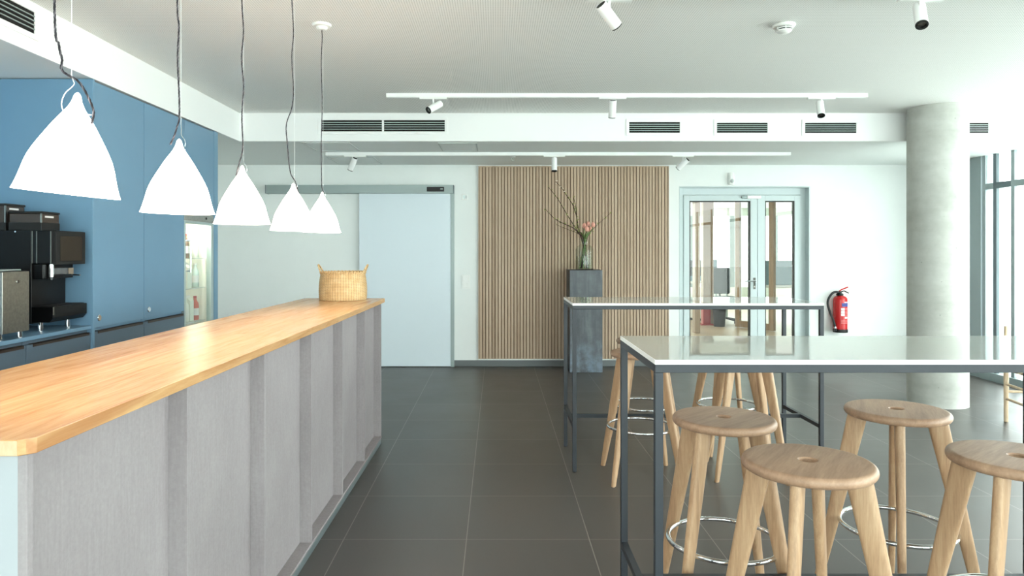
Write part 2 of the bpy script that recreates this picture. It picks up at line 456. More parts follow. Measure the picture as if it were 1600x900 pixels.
# glazed end behind the camera
xs = [-3.1, -1.7, -.3, 1.1, 2.5, 3.9, 5.35]
for k in range(len(xs)-1):
    w = struct(bpy.data.objects.new('window_%d' % (len(posts)+k), None)); COL.objects.link(w)
    h = (xs[k+1]-xs[k])/2; w.location = ((xs[k]+xs[k+1])/2, YR, 0)
    fr = MB(); fr.box(-h, -h+.06, -.1, .03, .09, HC); fr.box(-h+.06, h, -.1, .03, 2.085, 2.15); fr.box(-h, h, -.1, .03, 0, .09)
    if k == len(xs)-2: fr.box(h-.06, h, -.1, .03, .09, HC)
    fr.build('window_frame', 'frame_grey', w, .003)
    g = MB(); g.box(-h+.06, h, -.04, -.032, .09, 2.085); g.box(-h+.06, h, -.04, -.032, 2.15, HC); g.build('window_pane', 'glass', w)
w = struct(bpy.data.objects.new('window_29', None)); COL.objects.link(w); w.location = (-4.65, 7.15, 0)  # unseen window added in the recess to brighten the back wall
m = MB(); m.box(-.04, .04, -.35, -.3, 1.0, 1.9); m.box(-.04, .04, .3, .35, 1.0, 1.9); m.box(-.04, .04, -.3, .3, 1.0, 1.05); m.box(-.04, .04, -.3, .3, 1.85, 1.9)
m.build('window_frame', 'frame_grey', w); MB().box(-.003, .003, -.3, .3, 1.05, 1.85).build('window_pane', 'glass', w)
struct(box('ground_outside', 'outside', -60, 60, -60, 60, -.5, -.35))

# soffit access panels (thin seam frames)
for (x0, x1, ya, yb, lab) in ((470, 545, 222, 235, 'square access panel in the low ceiling above the sliding door, left one nearest the beam'),
                            (684, 745, 223, 235.5, 'square access panel in the low ceiling right of the long double vent'),
                            (510, 583, 245, 256, 'square access panel in the low ceiling behind the lower light rail')):
    Ya = (HS-EYE)*F/(CY-ya); Yb = (HS-EYE)*F/(CY-yb)
    ax, bx = X(x0, Ya), X(x1, Ya); t = .012
    e = empty('access_panel', lab, 'access panel', ((ax+bx)/2, (Ya+Yb)/2, HS))
    hx, hy = (bx-ax)/2, (Yb-Ya)/2
    m = MB(); m.box(-hx, hx, -hy, -hy+t, -.006, 0); m.box(-hx, hx, hy-t, hy, -.006, 0); m.box(-hx, -hx+t, -hy+t, hy-t, -.006, 0); m.box(hx-t, hx, -hy+t, hy-t, -.006, 0)
    m.build('panel_frame', 'seam', e)
    box('panel_lid', 'soffit', -hx+t+.004, hx-t-.004, -hy+t+.004, hy-t-.004, -.004, 0, e)

# ------------------------------------------------------------------ column
D = 7.61; ang = math.radians(32.39)
cxx, cyy, cr = D*math.sin(ang), D*math.cos(ang), .247
m = MB().lathe([(cr, 0), (cr, HC)], 72)
tag(m.build('column', 'concrete', loc=(cxx, cyy, 0)), 'round grey concrete column standing from floor to ceiling', 'column')

# ------------------------------------------------------------------ air vents
def vent(name, label, mat4, w, h, halves=1, n=5):
    """grille in local XZ, facing local -Y"""
    e = empty(name, label, 'air vent', group=None); e.matrix_world = mat4
    fw = .03
    m = MB()
    m.box(-w/2-fw, w/2+fw, -.008, 0, -h/2-fw, -h/2); m.box(-w/2-fw, w/2+fw, -.008, 0, h/2, h/2+fw)
    m.box(-w/2-fw, -w/2, -.008, 0, -h/2, h/2); m.box(w/2, w/2+fw, -.008, 0, -h/2, h/2)
    if halves == 2: m.box(-.01, .01, -.008, 0, -h/2, h/2)
    m.build('vent_frame', 'white_metal', e, .002)
    box('duct_back', 'slot_dark', -w/2, w/2, -.0015, 0, -h/2, h/2, e)
    p = h/n
    for hf in range(halves):
        a = -w/2 if hf == 0 else .01; b = w/2 if hf == halves-1 else -.01
        for k in range(n-1):
            z = -h/2+p*(k+1)
            MB().box(a, b, -.0085, -.002, z-p*.12, z+p*.12).build('blade', 'silver', e)
    return e
zf = lambda y: EYE+(CY-y)*YF/F
for x0, x1, ya, yb, hv, lab in ((502, 695, 188, 205.5, 2, 'long double air vent in the beam at the left, above the sliding door'),
                            (983, 1062, 191, 207.5, 1, 'short air vent in the beam, first right of the middle of the photo'),
                            (1120, 1199, 192, 207.5, 1, 'short air vent in the beam between two other short vents'),
                            (1257.5, 1337.5, 192, 208, 1, 'short air vent in the beam just left of the concrete column'),
                            (1465, 1544, 192, 208, 1, 'air vent in the beam partly hidden behind the concrete column')):
    a, b = X(x0, YF), X(x1, YF)
    vent('air_vent', lab, Matrix.Translation(((a+b)/2, YF, (zf(ya)+zf(yb))/2)), b-a, zf(ya)-zf(yb), hv)
vent('air_vent', 'long air vent in the left beam above the blue cabinets, at the top corner', Matrix.Translation((XB, 3.2, 2.622)) @ Matrix.Rotation(PI/2, 4, 'Z'), 1.0, .115, 1, 5)

# ------------------------------------------------------------------ ceiling tracks and spots
def rail(x0, x1, Y, zc, label):
    a, b = X(x0, Y), X(x1, Y)
    e = empty('light_rail', label, 'light rail', ((a+b)/2, Y, zc)); h = (b-a)/2
    m = MB(); m.box(-h, h, -.0175, -.006, -.034, 0); m.box(-h, h, .006, .0175, -.034, 0); m.box(-h, h, -.006, .006, -.018, 0)
    m.build('rail_profile', 'white_metal', e)
    MB().box(-h-.012, -h, -.019, .019, -.035, 0).build('end_cap', 'white_plastic', e)
    MB().box(h, h+.012, -.019, .019, -.035, 0).build('end_cap', 'white_plastic', e)
rail(606, 1352, 5.84, HC, 'long white light rail on the perforated ceiling, in front of the beam')
rail(511, 1233, 7.42, HS, 'white light rail under the low ceiling near the slatted wall')
rail(880, 1700, 3.55, HC, 'white light rail along the top edge of the photo, nearest the camera')

def spot(x, y, Y, zc, d, label, ax=None, L=.14):
    """track spotlight: adapter under the rail, stem, cylinder pointing along d"""
    zr = zc-.034
    c = P(x, y, Y); c.y = Y
    ax = X(ax if ax else x, Y)
    e = empty('track_spotlight', label, 'spotlight', (ax, Y, zr))
    box('adapter', 'white_plastic', -.115, .115, -.016, .016, -.014, 0, e, .002)
    o = Vector((ax, Y, zr)); c = c-o
    q = Vector(d).normalized().to_track_quat('Z', 'Y').to_matrix().to_4x4(); q.translation = c
    r = .0305; h = L/2
    knuckle = c + q.to_3x3() @ Vector((0, 0, -.012)); knuckle.z = max(knuckle.z, -.2)
    MB().tube([(0, 0, -.012), (0, 0, c.z*.45-.006), (c.x*.5, c.y*.5, c.z*.8), c], .0075, 10).build('stem', 'white_metal', e)
    MB().lathe([(r*.86, -h+.012), (r*.86, -h), (r, -h), (r, h), (r*.86, h), (r*.86, h-.014)], 32, mat=q).build('head', 'white_metal', e)
    hd = e.children[-1]
    MB().lathe([(.0005, -h+.004), (r*.86, -h+.004), (r*.86, -h+.001), (.0005, -h+.001)], 28, mat=q).build('rear_cap', 'matte_black', hd)
    MB().lathe([(r*.98, h-.002), (r*.98, h+.006), (r*.66, h+.006), (r*.6, h-.006), (r*.66, h-.012)], 32, mat=q, closed=True).build('front_ring', 'matte_black', hd)
    MB().lathe([(.0005, h-.004), (r*.64, h-.007), (r*.64, h-.010), (.0005, h-.010)], 28, mat=q).build('lens', 'steel', hd)
spot(679, 167, 5.84, HC, (-.65, -.55, -.5), 'white spotlight on the ceiling rail, left one, lens turned to the lower left', 677)
spot(957, 170, 5.84, HC, (0, .4, -.92), 'white spotlight on the ceiling rail, middle one, pointing straight down')
spot(1282, 170, 5.84, HC, (-.12, -.45, -.88), 'white spotlight on the ceiling rail, right one, near the column', 1283)
spot(951, 24, 3.55, HC, (.62, .42, -.6), 'large white spotlight at the top centre, tilted away to the right', 952)
spot(1438, 24, 3.55, HC, (-.2, -.5, -.82), 'large white spotlight at the top right with its lens showing')
spot(551, 256, 7.42, HS, (-.42, .35, -.8), 'small white spotlight under the low ceiling, above the sliding door', 555)
spot(866, 257, 7.42, HS, (0, -.2, -.97), 'small white spotlight in front of the slatted wall, hanging straight down')
spot(1067, 256, 7.42, HS, (-.6, .5, -.6), 'small white spotlight near the top right corner of the slatted wall')

# smoke detector, sprinkler, small sensor
e = empty('smoke_detector', 'white round smoke detector with dark slots on the perforated ceiling', 'smoke detector', (X(1225, 4.06), 4.06, HC))
MB().lathe([(.001, 0), (.062, 0), (.064, -.006), (.06, -.016), (.052, -.02), (.001, -.02)], 40).build('base', 'white_plastic', e)
MB().lathe([(.047, -.02), (.047, -.024)], 40).build('slot_ring', 'matte_black', e)
MB().lathe([(.001, -.024), (.05, -.024), (.05, -.029), (.001, -.029)], 40).build('ring_plate', 'white_plastic', e)
MB().lathe([(.04, -.029), (.039, -.034)], 40).build('slot_ring', 'matte_black', e)
MB().lathe([(.001, -.034), (.043, -.034), (.042, -.04), (.03, -.05), (.012, -.054), (.001, -.054)], 40).build('cap', 'white_plastic', e)
for k in range(6):
    a = k*PI/3+.35
    MB().box(.036, .049, -.003, .003, -.036, -.018, mat=Matrix.Rotation(a, 4, 'Z')).build('rib', 'white_plastic', e)
e = empty('sprinkler_head', 'small white sprinkler under the low ceiling behind the light rail', 'sprinkler', (X(801, 7.75), 7.75, HS))
MB().lathe([(.001, 0), (.035, 0), (.032, -.008), (.012, -.012), (.001, -.012)], 24).build('escutcheon', 'white_metal', e)
m = MB(); m.cyl((0, 0, -.01), (0, 0, -.022), .008); m.tube([(-.008, 0, -.02), (-.014, 0, -.034), (0, 0, -.046)], .003, 6); m.tube([(.008, 0, -.02), (.014, 0, -.034), (0, 0, -.046)], .003, 6)
m.lathe([(.001, -.045), (.02, -.045), (.02, -.047), (.001, -.047)], 16); m.build('deflector', 'silver', e)

# ------------------------------------------------------------------ left: blue cabinet run
XC = -2.47; XK = -3.09
def lock(parent, Y, z):
    q = Matrix.Translation((XC+.002, Y, z)) @ Matrix.Rotation(PI/2, 4, 'Y')
    MB().lathe([(.0005, 0), (.02, 0), (.02, .006), (.0165, .009), (.0005, .009)], 24, mat=q).build('lock', 'chrome', parent)
    MB().lathe([(.0005, .009), (.009, .009), (.008, .012), (.0005, .012)], 20, mat=q).build('lock_core', 'steel', parent.children[-1])
def drawer(e, y0, y1, z0=.1, z1=.925):
    o = Vector(e.location)
    d = MB().box(XC-.02-o.x, XC-o.x, y0+.0015-o.y, y1-.0015-o.y, z0, z1-.012).build('drawer', 'blue_shaded', e, .0015)
    m = MB(); m.box(XC-.045-o.x, XC+.004-o.x, y0+.05-o.y, y1-.02-o.y, z1-.0115, z1-.0085); m.box(XC+.001-o.x, XC+.004-o.x, y0+.05-o.y, y1-.02-o.y, z1-.026, z1-.0085)
    m.build('edge_pull', 'pull', d)
    return d
def tall_unit(y0, y1, label, end=False):
    e = empty('tall_cabinet', label, 'cabinet', (-2.8, (y0+y1)/2, 0)); o = Vector(e.location)
    m = MB(); m.box(XK-o.x, XC-.022-o.x, y0-o.y, y1-o.y, .1, HS-.012)
    m.build('carcass', 'blue', e, .001)
    if end: MB().box(XK-o.x, XC+.012-o.x, y0-.021-o.y, y0-.001-o.y, 0, HS-.006).build('end_panel', 'blue', e, .0015)
    box('kickboard', 'blue_shaded', XK+.02-o.x, XC-.06-o.x, y0-o.y, y1-o.y, 0, .099, e)
    d = MB().box(XC-.02-o.x, XC-o.x, y0+.003-o.y, y1-.003-o.y, .936, HS-.014).build('door', 'blue', e, .0015)
    q = d
    lk = Matrix.Translation((XC-o.x, y0+.06-o.y, .995)) @ Matrix.Rotation(PI/2, 4, 'Y')
    k = MB().lathe([(.0005, 0), (.02, 0), (.02, .006), (.0165, .009), (.0005, .009)], 24, mat=lk).build('lock', 'chrome', d)
    drawer(e, y0, y1)
    return e
tall_unit(4.246, 4.861, 'tall blue cabinet with a round chrome lock, first beyond the coffee machine', True)
tall_unit(4.863, 5.487, 'tall blue cabinet with a round chrome lock, beside the glass fridge')
# base units under the coffee counter
for y0, y1, lab in ((3.645, 4.223, 'blue base cabinet under the coffee machine counter, next to the tall cabinets'),
                    (3.043, 3.643, 'blue base cabinet at the left edge of the photo, under the counter'),
                    (2.44, 3.041, 'blue base cabinet nearest the camera, under the counter')):
    e = empty('base_cabinet', lab, 'cabinet', (-2.8, (y0+y1)/2, 0)); o = Vector(e.location)
    box('carcass', 'blue_shaded', XK-o.x, XC-.022-o.x, y0-o.y, y1-o.y, .1, .934, e)
    box('kickboard', 'blue_shaded', XK+.02-o.x, XC-.06-o.x, y0-o.y, y1-o.y, 0, .099, e)
    drawer(e, y0, y1)
tag(box('counter_worktop', 'blue', XK, XC+.004, 2.44, 4.223, .936, .957, None, .0015), 'blue worktop under the coffee machine', 'worktop')
tag(box('splash_panel', 'blue', XK-.008, XK, 2.44, 4.223, 0, HS-.01), 'blue back panel of the coffee niche behind the machine', 'wall panel')
# fridge unit with blue housing
y0, y1 = 5.489, 6.06
e = empty('fridge_cabinet', 'blue cabinet housing above and beside the glass door fridge', 'cabinet', (-2.8, 5.8, 0)); o = Vector(e.location)
box('top_door', 'blue', XC-.02-o.x, XC-o.x, y0+.001-o.y, y1-.001-o.y, 1.72, HS-.014, e, .0015)
box('carcass', 'blue', XK-o.x, XC-.022-o.x, y0-o.y, y1-o.y, 1.72, HS-.012, e)
box('side_panel', 'blue', XK-o.x, XC+.002-o.x, 6.062-o.y, 6.145-o.y, 0, HS-.006, e, .0015)
box('kickboard', 'blue_shaded', XK+.02-o.x, XC-.06-o.x, y0-o.y, y1-o.y, 0, .099, e)
f = empty('display_fridge', 'lit display fridge with a glass door and chrome bar handle', 'fridge', (-2.78, 5.775, .1)); o = Vector(f.location)
a, b, zb, zt = y0+.004, y1-.004, .1, 1.715
m = MB(); m.box(XK+.02-o.x, XC-.045-o.x, a-o.y, a+.03-o.y, 0, zt-o.z); m.box(XK+.02-o.x, XC-.045-o.x, b-.03-o.y, b-o.y, 0, zt-o.z)
m.box(XK+.02-o.x, XK+.05-o.x, a+.03-o.y, b-.03-o.y, 0, zt-o.z); m.box(XK+.05-o.x, XC-.045-o.x, a+.03-o.y, b-.03-o.y, 0, .04); m.box(XK+.05-o.x, XC-.045-o.x, a+.03-o.y, b-.03-o.y, zt-.06-o.z, zt-o.z)
m.build('fridge_body', 'fridge_white', f)
fr = MB(); fx0, fx1 = XC-.043-o.x, XC-o.x
fr.box(fx0, fx1, a-o.y, a+.022-o.y, 0, zt-.062-o.z); fr.box(fx0, fx1, b-.05-o.y, b-o.y, 0, zt-.062-o.z)
fr.box(fx0, fx1, a+.022-o.y, b-.05-o.y, 0, .06); fr.box(fx0, fx1, a+.022-o.y, b-.05-o.y, zt-.085-o.z, zt-.062-o.z)
fd = fr.build('door_frame', 'silver', f, .002)
box('pane', 'glass', XC-.025-o.x, XC-.019-o.x, a+.022-o.y, b-.05-o.y, .06, zt-.085-o.z, fd)
m = MB(); hy = a+.03-o.y; hx = XC+.035-o.x
m.cyl((hx, hy, 1.24-o.z), (hx, hy, 1.50-o.z), .007); m.cyl((XC-.002-o.x, hy, 1.25-o.z), (hx, hy, 1.25-o.z), .006); m.cyl((XC-.002-o.x, hy, 1.49-o.z), (hx, hy, 1.49-o.z), .006)
m.build('handle', 'chrome', fd)
tp = box('header_panel', 'steel', XC-.042-o.x, XC-o.x, a-o.y, b-o.y, zt-.06-o.z, zt-o.z, f, .002)
q = Matrix.Translation((XC-o.x, 5.9-o.y, zt-.03-o.z)) @ Matrix.Rotation(PI/2, 4, 'Y')
MB().lathe([(.0005, 0), (.011, 0), (.009, .005), (.0005, .005)], 20, mat=q).build('key_lock', 'matte_black', tp)
box('lamp_strip', emit('fridge_lamp', (255, 250, 236), 55), XC-.11-o.x, XC-.075-o.x, a+.05-o.y, b-.08-o.y, zt-.072-o.z, zt-.061-o.z, f)
shelves = (.16, .44, .72, 1.0, 1.25)
for z in shelves:
    m = MB()
    for k in range(9):
        yy = a+.05+(b-a-.1)*k/8
        m.cyl((XK+.055-o.x, yy-o.y, z-.004), (XC-.06-o.x, yy-o.y, z-.004), .0025, n=6)
    m.cyl((XC-.06-o.x, a+.031-o.y, z-.004), (XC-.06-o.x, b-.031-o.y, z-.004), .004, n=6)
    m.cyl((XK+.055-o.x, a+.031-o.y, z-.004), (XK+.055-o.x, b-.031-o.y, z-.004), .004, n=6)
    m.build('wire_shelf', 'chrome', f)
def bottle(mat, cap, name, label):
    e = empty(name, label, 'bottle' if name == 'bottle' else 'carton')
    if name == 'bottle':
        MB().lathe([(.001, 0), (.029, 0), (.031, .004), (.031, .12), (.027, .145), (.013, .17), (.012, .19), (.001, .19)], 20).build('body', mat, e)
        MB().lathe([(.001, .19), (.014, .19), (.014, .204), (.001, .204)], 16).build('cap', cap, e)
        MB().lathe([(.0313, .04), (.0316, .04), (.0316, .1), (.0313, .1)], 20, closed=True).build('label_band', 'label_white', e)
    else:
        MB().box(-.035, .035, -.035, .035, 0, .17).prism([(-.035, .17), (.035, .17), (0, .2)], -.035, .035, 'Y').build('body', mat, e)
        MB().box(-.003, .003, -.035, .035, .19, .215).build('top_seal', 'label_white', e)
    return e
BM = [plain('juice_green', (176, 190, 140), .2), plain('juice_red', (206, 110, 96), .2), plain('milk_white', (232, 232, 222), .4), plain('cola_brown', (120, 96, 78), .2), plain('clear_water', (206, 220, 214), .15)]
protos = {}
words = ['pale green', 'red', 'white', 'brown', 'clear']
tier = ['lowest', 'second', 'third', 'fourth', 'top']
for si, z in enumerate(shelves[1:]):
    for k in range(5):
        kk = (k*2+si*3) % 5; nm = 'carton' if (k+si) % 4 == 0 else 'bottle'
        if nm == 'carton': kk = 2
        key = (kk, nm)
        lab = 'row of %s %ss on the %s wire shelf of the fridge' % (words[kk], nm, tier[si+1])
        lab = '%s %s on the %s wire shelf of the fridge, number %s from the hinge-free side' % (words[kk], nm, tier[si+1], ['one', 'two', 'three', 'four', 'five'][k])
        loc = (XC-.12-(k % 2)*.02, a+.09+k*.094, .1+z)
        if key not in protos:
            protos[key] = bottle(BM[kk], 'red_paint' if kk in (1, 3) else 'label_white', nm, lab); ob = protos[key]; ob.location = loc
        else: ob = dup(protos[key], loc)
        side = ['handle edge', 'second place from the handle', 'middle', 'second place from the far edge', 'far edge'][k]
        ob['label'] = '%s %s in the fridge, %s shelf from below, %s' % (words[kk], nm, tier[si+1], side)
        ob['group'] = 'drinks in the display fridge'

# ------------------------------------------------------------------ coffee machine
cm = empty('coffee_machine', 'black bean-to-cup coffee machine with touch screen on the blue counter', 'coffee machine', (-2.75, 4.04, .957)); o = Vector(cm.location)
def B(name, mat, x0, x1, y0, y1, z0, z1, par=cm, bev=.004):
    return box(name, mat, x0-o.x, x1-o.x, y0-o.y, y1-o.y, z0-o.z, z1-o.z, par, bev)
B('body', 'black', -3.02, -2.605, 3.885, 4.195, 1.0, 1.525)
hd = B('brew_head', 'black', -2.604, -2.49, 3.885, 4.195, 1.335, 1.525, bev=.008)
for x in (-2.6, -2.575, -2.497): MB().box(x-o.x, x+.003-o.x, 3.882-o.y, 3.886-o.y, 1.34-o.z, 1.52-o.z).build('trim_strip', 'steel', hd)
sc = B('screen_housing', 'matte_black', -2.489, -2.468, 3.89, 4.165, 1.332, 1.522, bev=.003)
MB().box(-2.4685-o.x, -2.4665-o.x, 3.925-o.y, 4.13-o.y, 1.352-o.z, 1.495-o.z).build('touch_screen', 'screen', sc)
sp = MB(); sp.cyl((-2.535-o.x, 3.95-o.y, 1.335-o.z), (-2.535-o.x, 3.95-o.y, 1.262-o.z), .014); sp.cyl((-2.535-o.x, 3.95-o.y, 1.262-o.z), (-2.535-o.x, 3.95-o.y, 1.244-o.z), .009, .007)
sp.build('coffee_spout', 'chrome', cm)
B('spout_block', 'black', -2.604, -2.55, 3.9, 4.18, 1.25, 1.334)
m = MB(); m.box(-2.549-o.x, -2.505-o.x, 4.06-o.y, 4.11-o.y, 1.275-o.z, 1.31-o.z); m.cyl((-2.515-o.x, 4.085-o.y, 1.27-o.z), (-2.452-o.x, 4.085-o.y, 1.268-o.z), .004)
m.build('hot_water_outlet', 'chrome', cm)
tray = MB(); A = [(-2.604, 1.008), (-2.505, 1.008), (-2.482, 1.034), (-2.482, 1.095), (-2.604, 1.095)]
tray.prism([(p[0]-o.x, p[1]-o.z) for p in A], 3.885-o.y, 4.205-o.y, 'Y'); tr = tray.build('drip_tray', 'black', cm, .003)
B('tray_grid', 'matte_black', -2.6, -2.49, 3.9, 4.19, 1.0952, 1.099, tr, .001)
MB().box(-2.484-o.x, -2.4805-o.x, 3.8835-o.y, 3.892-o.y, 1.05-o.z, 1.094-o.z).build('corner_strip', 'steel', tr)
for fx in (-2.95, -2.57):
    for fy in (3.91, 4.16):
        zt_ = 1.0 if fx < -2.7 else 1.008
        MB().cyl((fx-o.x, fy-o.y, 0), (fx-o.x, fy-o.y, zt_-o.z), .014, .012).build('foot', 'chrome', cm)
def hopper(x0, x1, y0, y1, z0, z1):
    h = B('bean_hopper', 'hopper', x0, x1, y0, y1, z0, z1-.012, bev=.005)
    B('hopper_lid', 'matte_black', x0-.003, x1+.003, y0-.003, y1+.003, z1-.012, z1, h, .002)
    B('hopper_base', 'matte_black', x0-.002, x1+.002, y0-.002, y1+.002, z0, z0+.045, h, .002)
    MB().box(x1-o.x, x1+.0025-o.x, y0+.03-o.y, y0+.105-o.y, z1-.034-o.z, z1-.024-o.z).build('hopper_badge', 'label_white', h)
    MB().box(x1-.006-o.x, x1+.0015-o.x, y0-.0015-o.y, y0+.006-o.y, z0-o.z, z1-.012-o.z).build('corner_strip', 'steel', h)
hopper(-2.74, -2.558, 3.9, 4.06, 1.525, 1.632)
hopper(-2.98, -2.76, 3.9, 4.06, 1.525, 1.677)
MB().cyl((-2.69-o.x, 3.885-o.y, 1.517-o.z), (-2.69-o.x, 3.878-o.y, 1.517-o.z), .005).build('button', 'chrome', cm)
mc = empty('milk_cooler', 'brushed steel milk cooler box at the left edge, on the blue counter', 'milk cooler', (-2.66, 3.575, .957)); o = Vector(mc.location)
B('housing', 'black', -2.86, -2.492, 3.47, 3.682, .987, 1.306, mc, .003)
dr = B('front_door', 'steel', -2.491, -2.475, 3.476, 3.676, .99, 1.303, mc, .002)
q = Matrix.Translation((-2.475-o.x, 3.585-o.y, 1.25-o.z)) @ Matrix.Rotation(PI/2, 4, 'Y')
MB().lathe([(.0005, 0), (.008, 0), (.008, .005), (.0005, .005)], 18, mat=q).build('lock', 'chrome', dr)
B('lid', 'silver', -2.862, -2.5, 3.466, 3.65, 1.3065, 1.314, mc, .002)
for fx in (-2.82, -2.51):
    for fy in (3.5, 3.65): MB().cyl((fx-o.x, fy-o.y, 0), (fx-o.x, fy-o.y, .987-o.z), .014, .013).build('foot', 'chrome', mc)

# ------------------------------------------------------------------ bar counter
BL = 3.89; HB = 1.057
bar = empty('bar_counter', 'long bar counter with oak top and grey panelled front with upright fins', 'bar counter', (-.88, 1.30, 0), -.0088)
W = .59
ch = .022
def top_poly(x0, x1, y0, y1, c): return [(x0+c, y0), (x1-c, y0), (x1, y0+c), (x1, y1-c), (x1-c, y1), (x0+c, y1), (x0, y1-c), (x0, y0+c)]
t = MB().prism(top_poly(-W, .012, -.012, BL, ch), HB-.03, HB).build('counter_top', 'bar_top', bar, .002)
m = MB()
m.prism(top_poly(-W+.001, .011, -.0125, -.0115, .021)[:2] + [(.011-.021, -.0119), (-W+.022, -.0119)], HB-.0285, HB-.0015)
m.build('end_grain_strip', 'end_grain', t)
zl = .052
fins = [.0, .66, 1.297, 1.93, 2.56, 3.18, 3.775]
box('body', 'mdf', -W+.03, -.058, .018, fins[-1]+.015, 0.0, HB-.0305, bar)
box('end_panel', 'end_daylit', -W+.03, -.0005, .0005, .0175, 0, HB-.0305, bar, .0015)
for k, y in enumerate(fins):
    if k == 0: MB().box(-.0175, .0005, .0, .0178, zl, HB-.0305).build('fin', 'mdf', bar, .001)
    else: MB().box(-.0575, 0, y, y+.016, zl+.0005, HB-.0305).build('fin', 'mdf', bar, .001)
for k in range(6):
    y_a = fins[k]+.019; y_b = fins[k+1]-.0008
    MB().box(-.0578, -.0525, y_a, y_b, zl+.001, HB-.031).build('front_panel', 'mdf', bar)
box('ledge', 'mdf', -.0575, .002, .018, fins[-1]+.016, zl-.014, zl, bar, .001)
box('plinth', 'plinth', -.0575, .0, .018, fins[-1]+.016, 0, zl-.0145, bar)

# ------------------------------------------------------------------ basket on the bar
bc = (-1.115, 5.035)
bk = empty('wicker_basket', 'round woven wicker basket with two loop handles on the far end of the bar', 'basket', (bc[0], bc[1], HB))
def weave(nr, nz, prof, R, amp):
    rings = []
    for j in range(nz+1):
        z = prof(j/nz)[1]; r0 = prof(j/nz)[0]
        ring = []
        for i in range(nr*2):
            s_ = math.sin(PI*i+0) ; w = (1 if ((i//2)+j) % 2 == 0 else -1)*(1 if i % 2 == 0 else .0)
            rr = r0+amp*w
            ring.append((rr*math.cos(PI*i/nr), rr*math.sin(PI*i/nr), z))
        rings.append(ring)
    return rings
bprof = lambda t: (.168-.011*t*t+.004*math.sin(PI*t), .004+.187*t)
m = MB(); m.loft(weave(56, 24, bprof, 0, .0022), cap=False)
inner = [[((bprof(1-j/6)[0]-.007)*math.cos(2*PI*i/112), (bprof(1-j/6)[0]-.007)*math.sin(2*PI*i/112), bprof(1-j/6)[1]+.001) for i in range(112)] for j in range(7)]
m.loft(inner, cap=False)
m.lathe([(.001, .001), (.164, .001), (.166, .006), (.001, .006)], 56)
m.build('woven_wall', 'basket', bk, smooth=60)
m = MB()
for q_ in range(2):
    pts = []
    for i in range(120):
        a_ = 2*PI*i/120; ph = 18*a_+q_*PI
        pts.append(((.154+.005*math.cos(ph))*math.cos(a_), (.154+.005*math.cos(ph))*math.sin(a_), .196+.006*math.sin(ph)))
    m.tube(pts, .007, 6, closed=True)
m.build('rim', 'basket', bk)
for s_ in (-1, 1):
    pts = []
    for i in range(17):
        t_ = i/16; a_ = (t_-.5)*.62
        up = math.sin(PI*t_); rr = .157+.022*up
        pts.append((s_*rr*math.cos(a_), rr*math.sin(a_)*.9, .185+.068*up**.8))
    hb = MB().tube(pts, .0055, 8)
    hb.build('handle', 'basket', bk)

# ------------------------------------------------------------------ pendants
prof = [(.0, 0), (.04, .012), (.062, .03), (.078, .055), (.10, .095), (.16, .155), (.275, .235), (.395, .32), (.50, .405), (.60, .487), (.695, .57), (.775, .65), (.83, .73), (.872, .81), (.90, .86), (.93, .91), (.965, .96), (1.0, 1.0)]
HSH, RSH = .235, .109
lamps = [  # Y, px of shade axis at rim, rim y, cord path, tilt, label
    (1.60, 105, 303, [(84, -60), (85, 0), (92, 70), (97, 93), (95.5, 106), (101, 114), (112, 120), (125, 130), (138, 152), (146, 172), (145, 186), (142, 196)], math.radians(6), 'lit white pendant lamp nearest the camera, hanging tilted on its hook'),
    (2.20, 278, 333, [(277, -60), (277, 0), (279.5, 40), (277.5, 90), (280, 150), (280, 185), (276, 200), (272, 213), (266, 226)], math.radians(1), 'lit white pendant lamp over the bar, second from the camera'),
    (2.80, 378.5, 350, [(378, -60), (378, 0), (380.5, 50), (377.5, 90), (380.5, 135), (378, 180), (379.5, 225), (378, 240), (373, 258), (369, 274)], 0, 'lit white pendant lamp in the middle of the row of five'),
    (3.43, 457.5, 360.5, [(456, -60), (456, 0), (458.5, 50), (456, 90), (458.5, 140), (456, 168), (447.5, 195), (449, 225), (453.5, 268), (462, 285), (467, 305)], math.radians(.8), 'lit white pendant lamp fourth from the camera, its cord strongly kinked'),
    (4.055, 503, 363, [(503, 44), (503.5, 60), (502, 100), (503.5, 160), (502, 220), (502.5, 285), (504, 296), (506, 303)], math.radians(.5), 'lit white pendant lamp at the far end of the row, ceiling rose in view')]
def smooth_path(pts, k=8):
    out = []; n = len(pts)
    for i in range(n-1):
        p0, p1, p2, p3 = pts[max(i-1, 0)], pts[i], pts[i+1], pts[min(i+2, n-1)]
        for j in range(k):
            t = j/k
            out.append(.5*((2*p1)+(p2-p0)*t+(2*p0-5*p1+4*p2-p3)*t*t+(3*p1-p0-3*p2+p3)*t**3))
    out.append(pts[-1]); return out
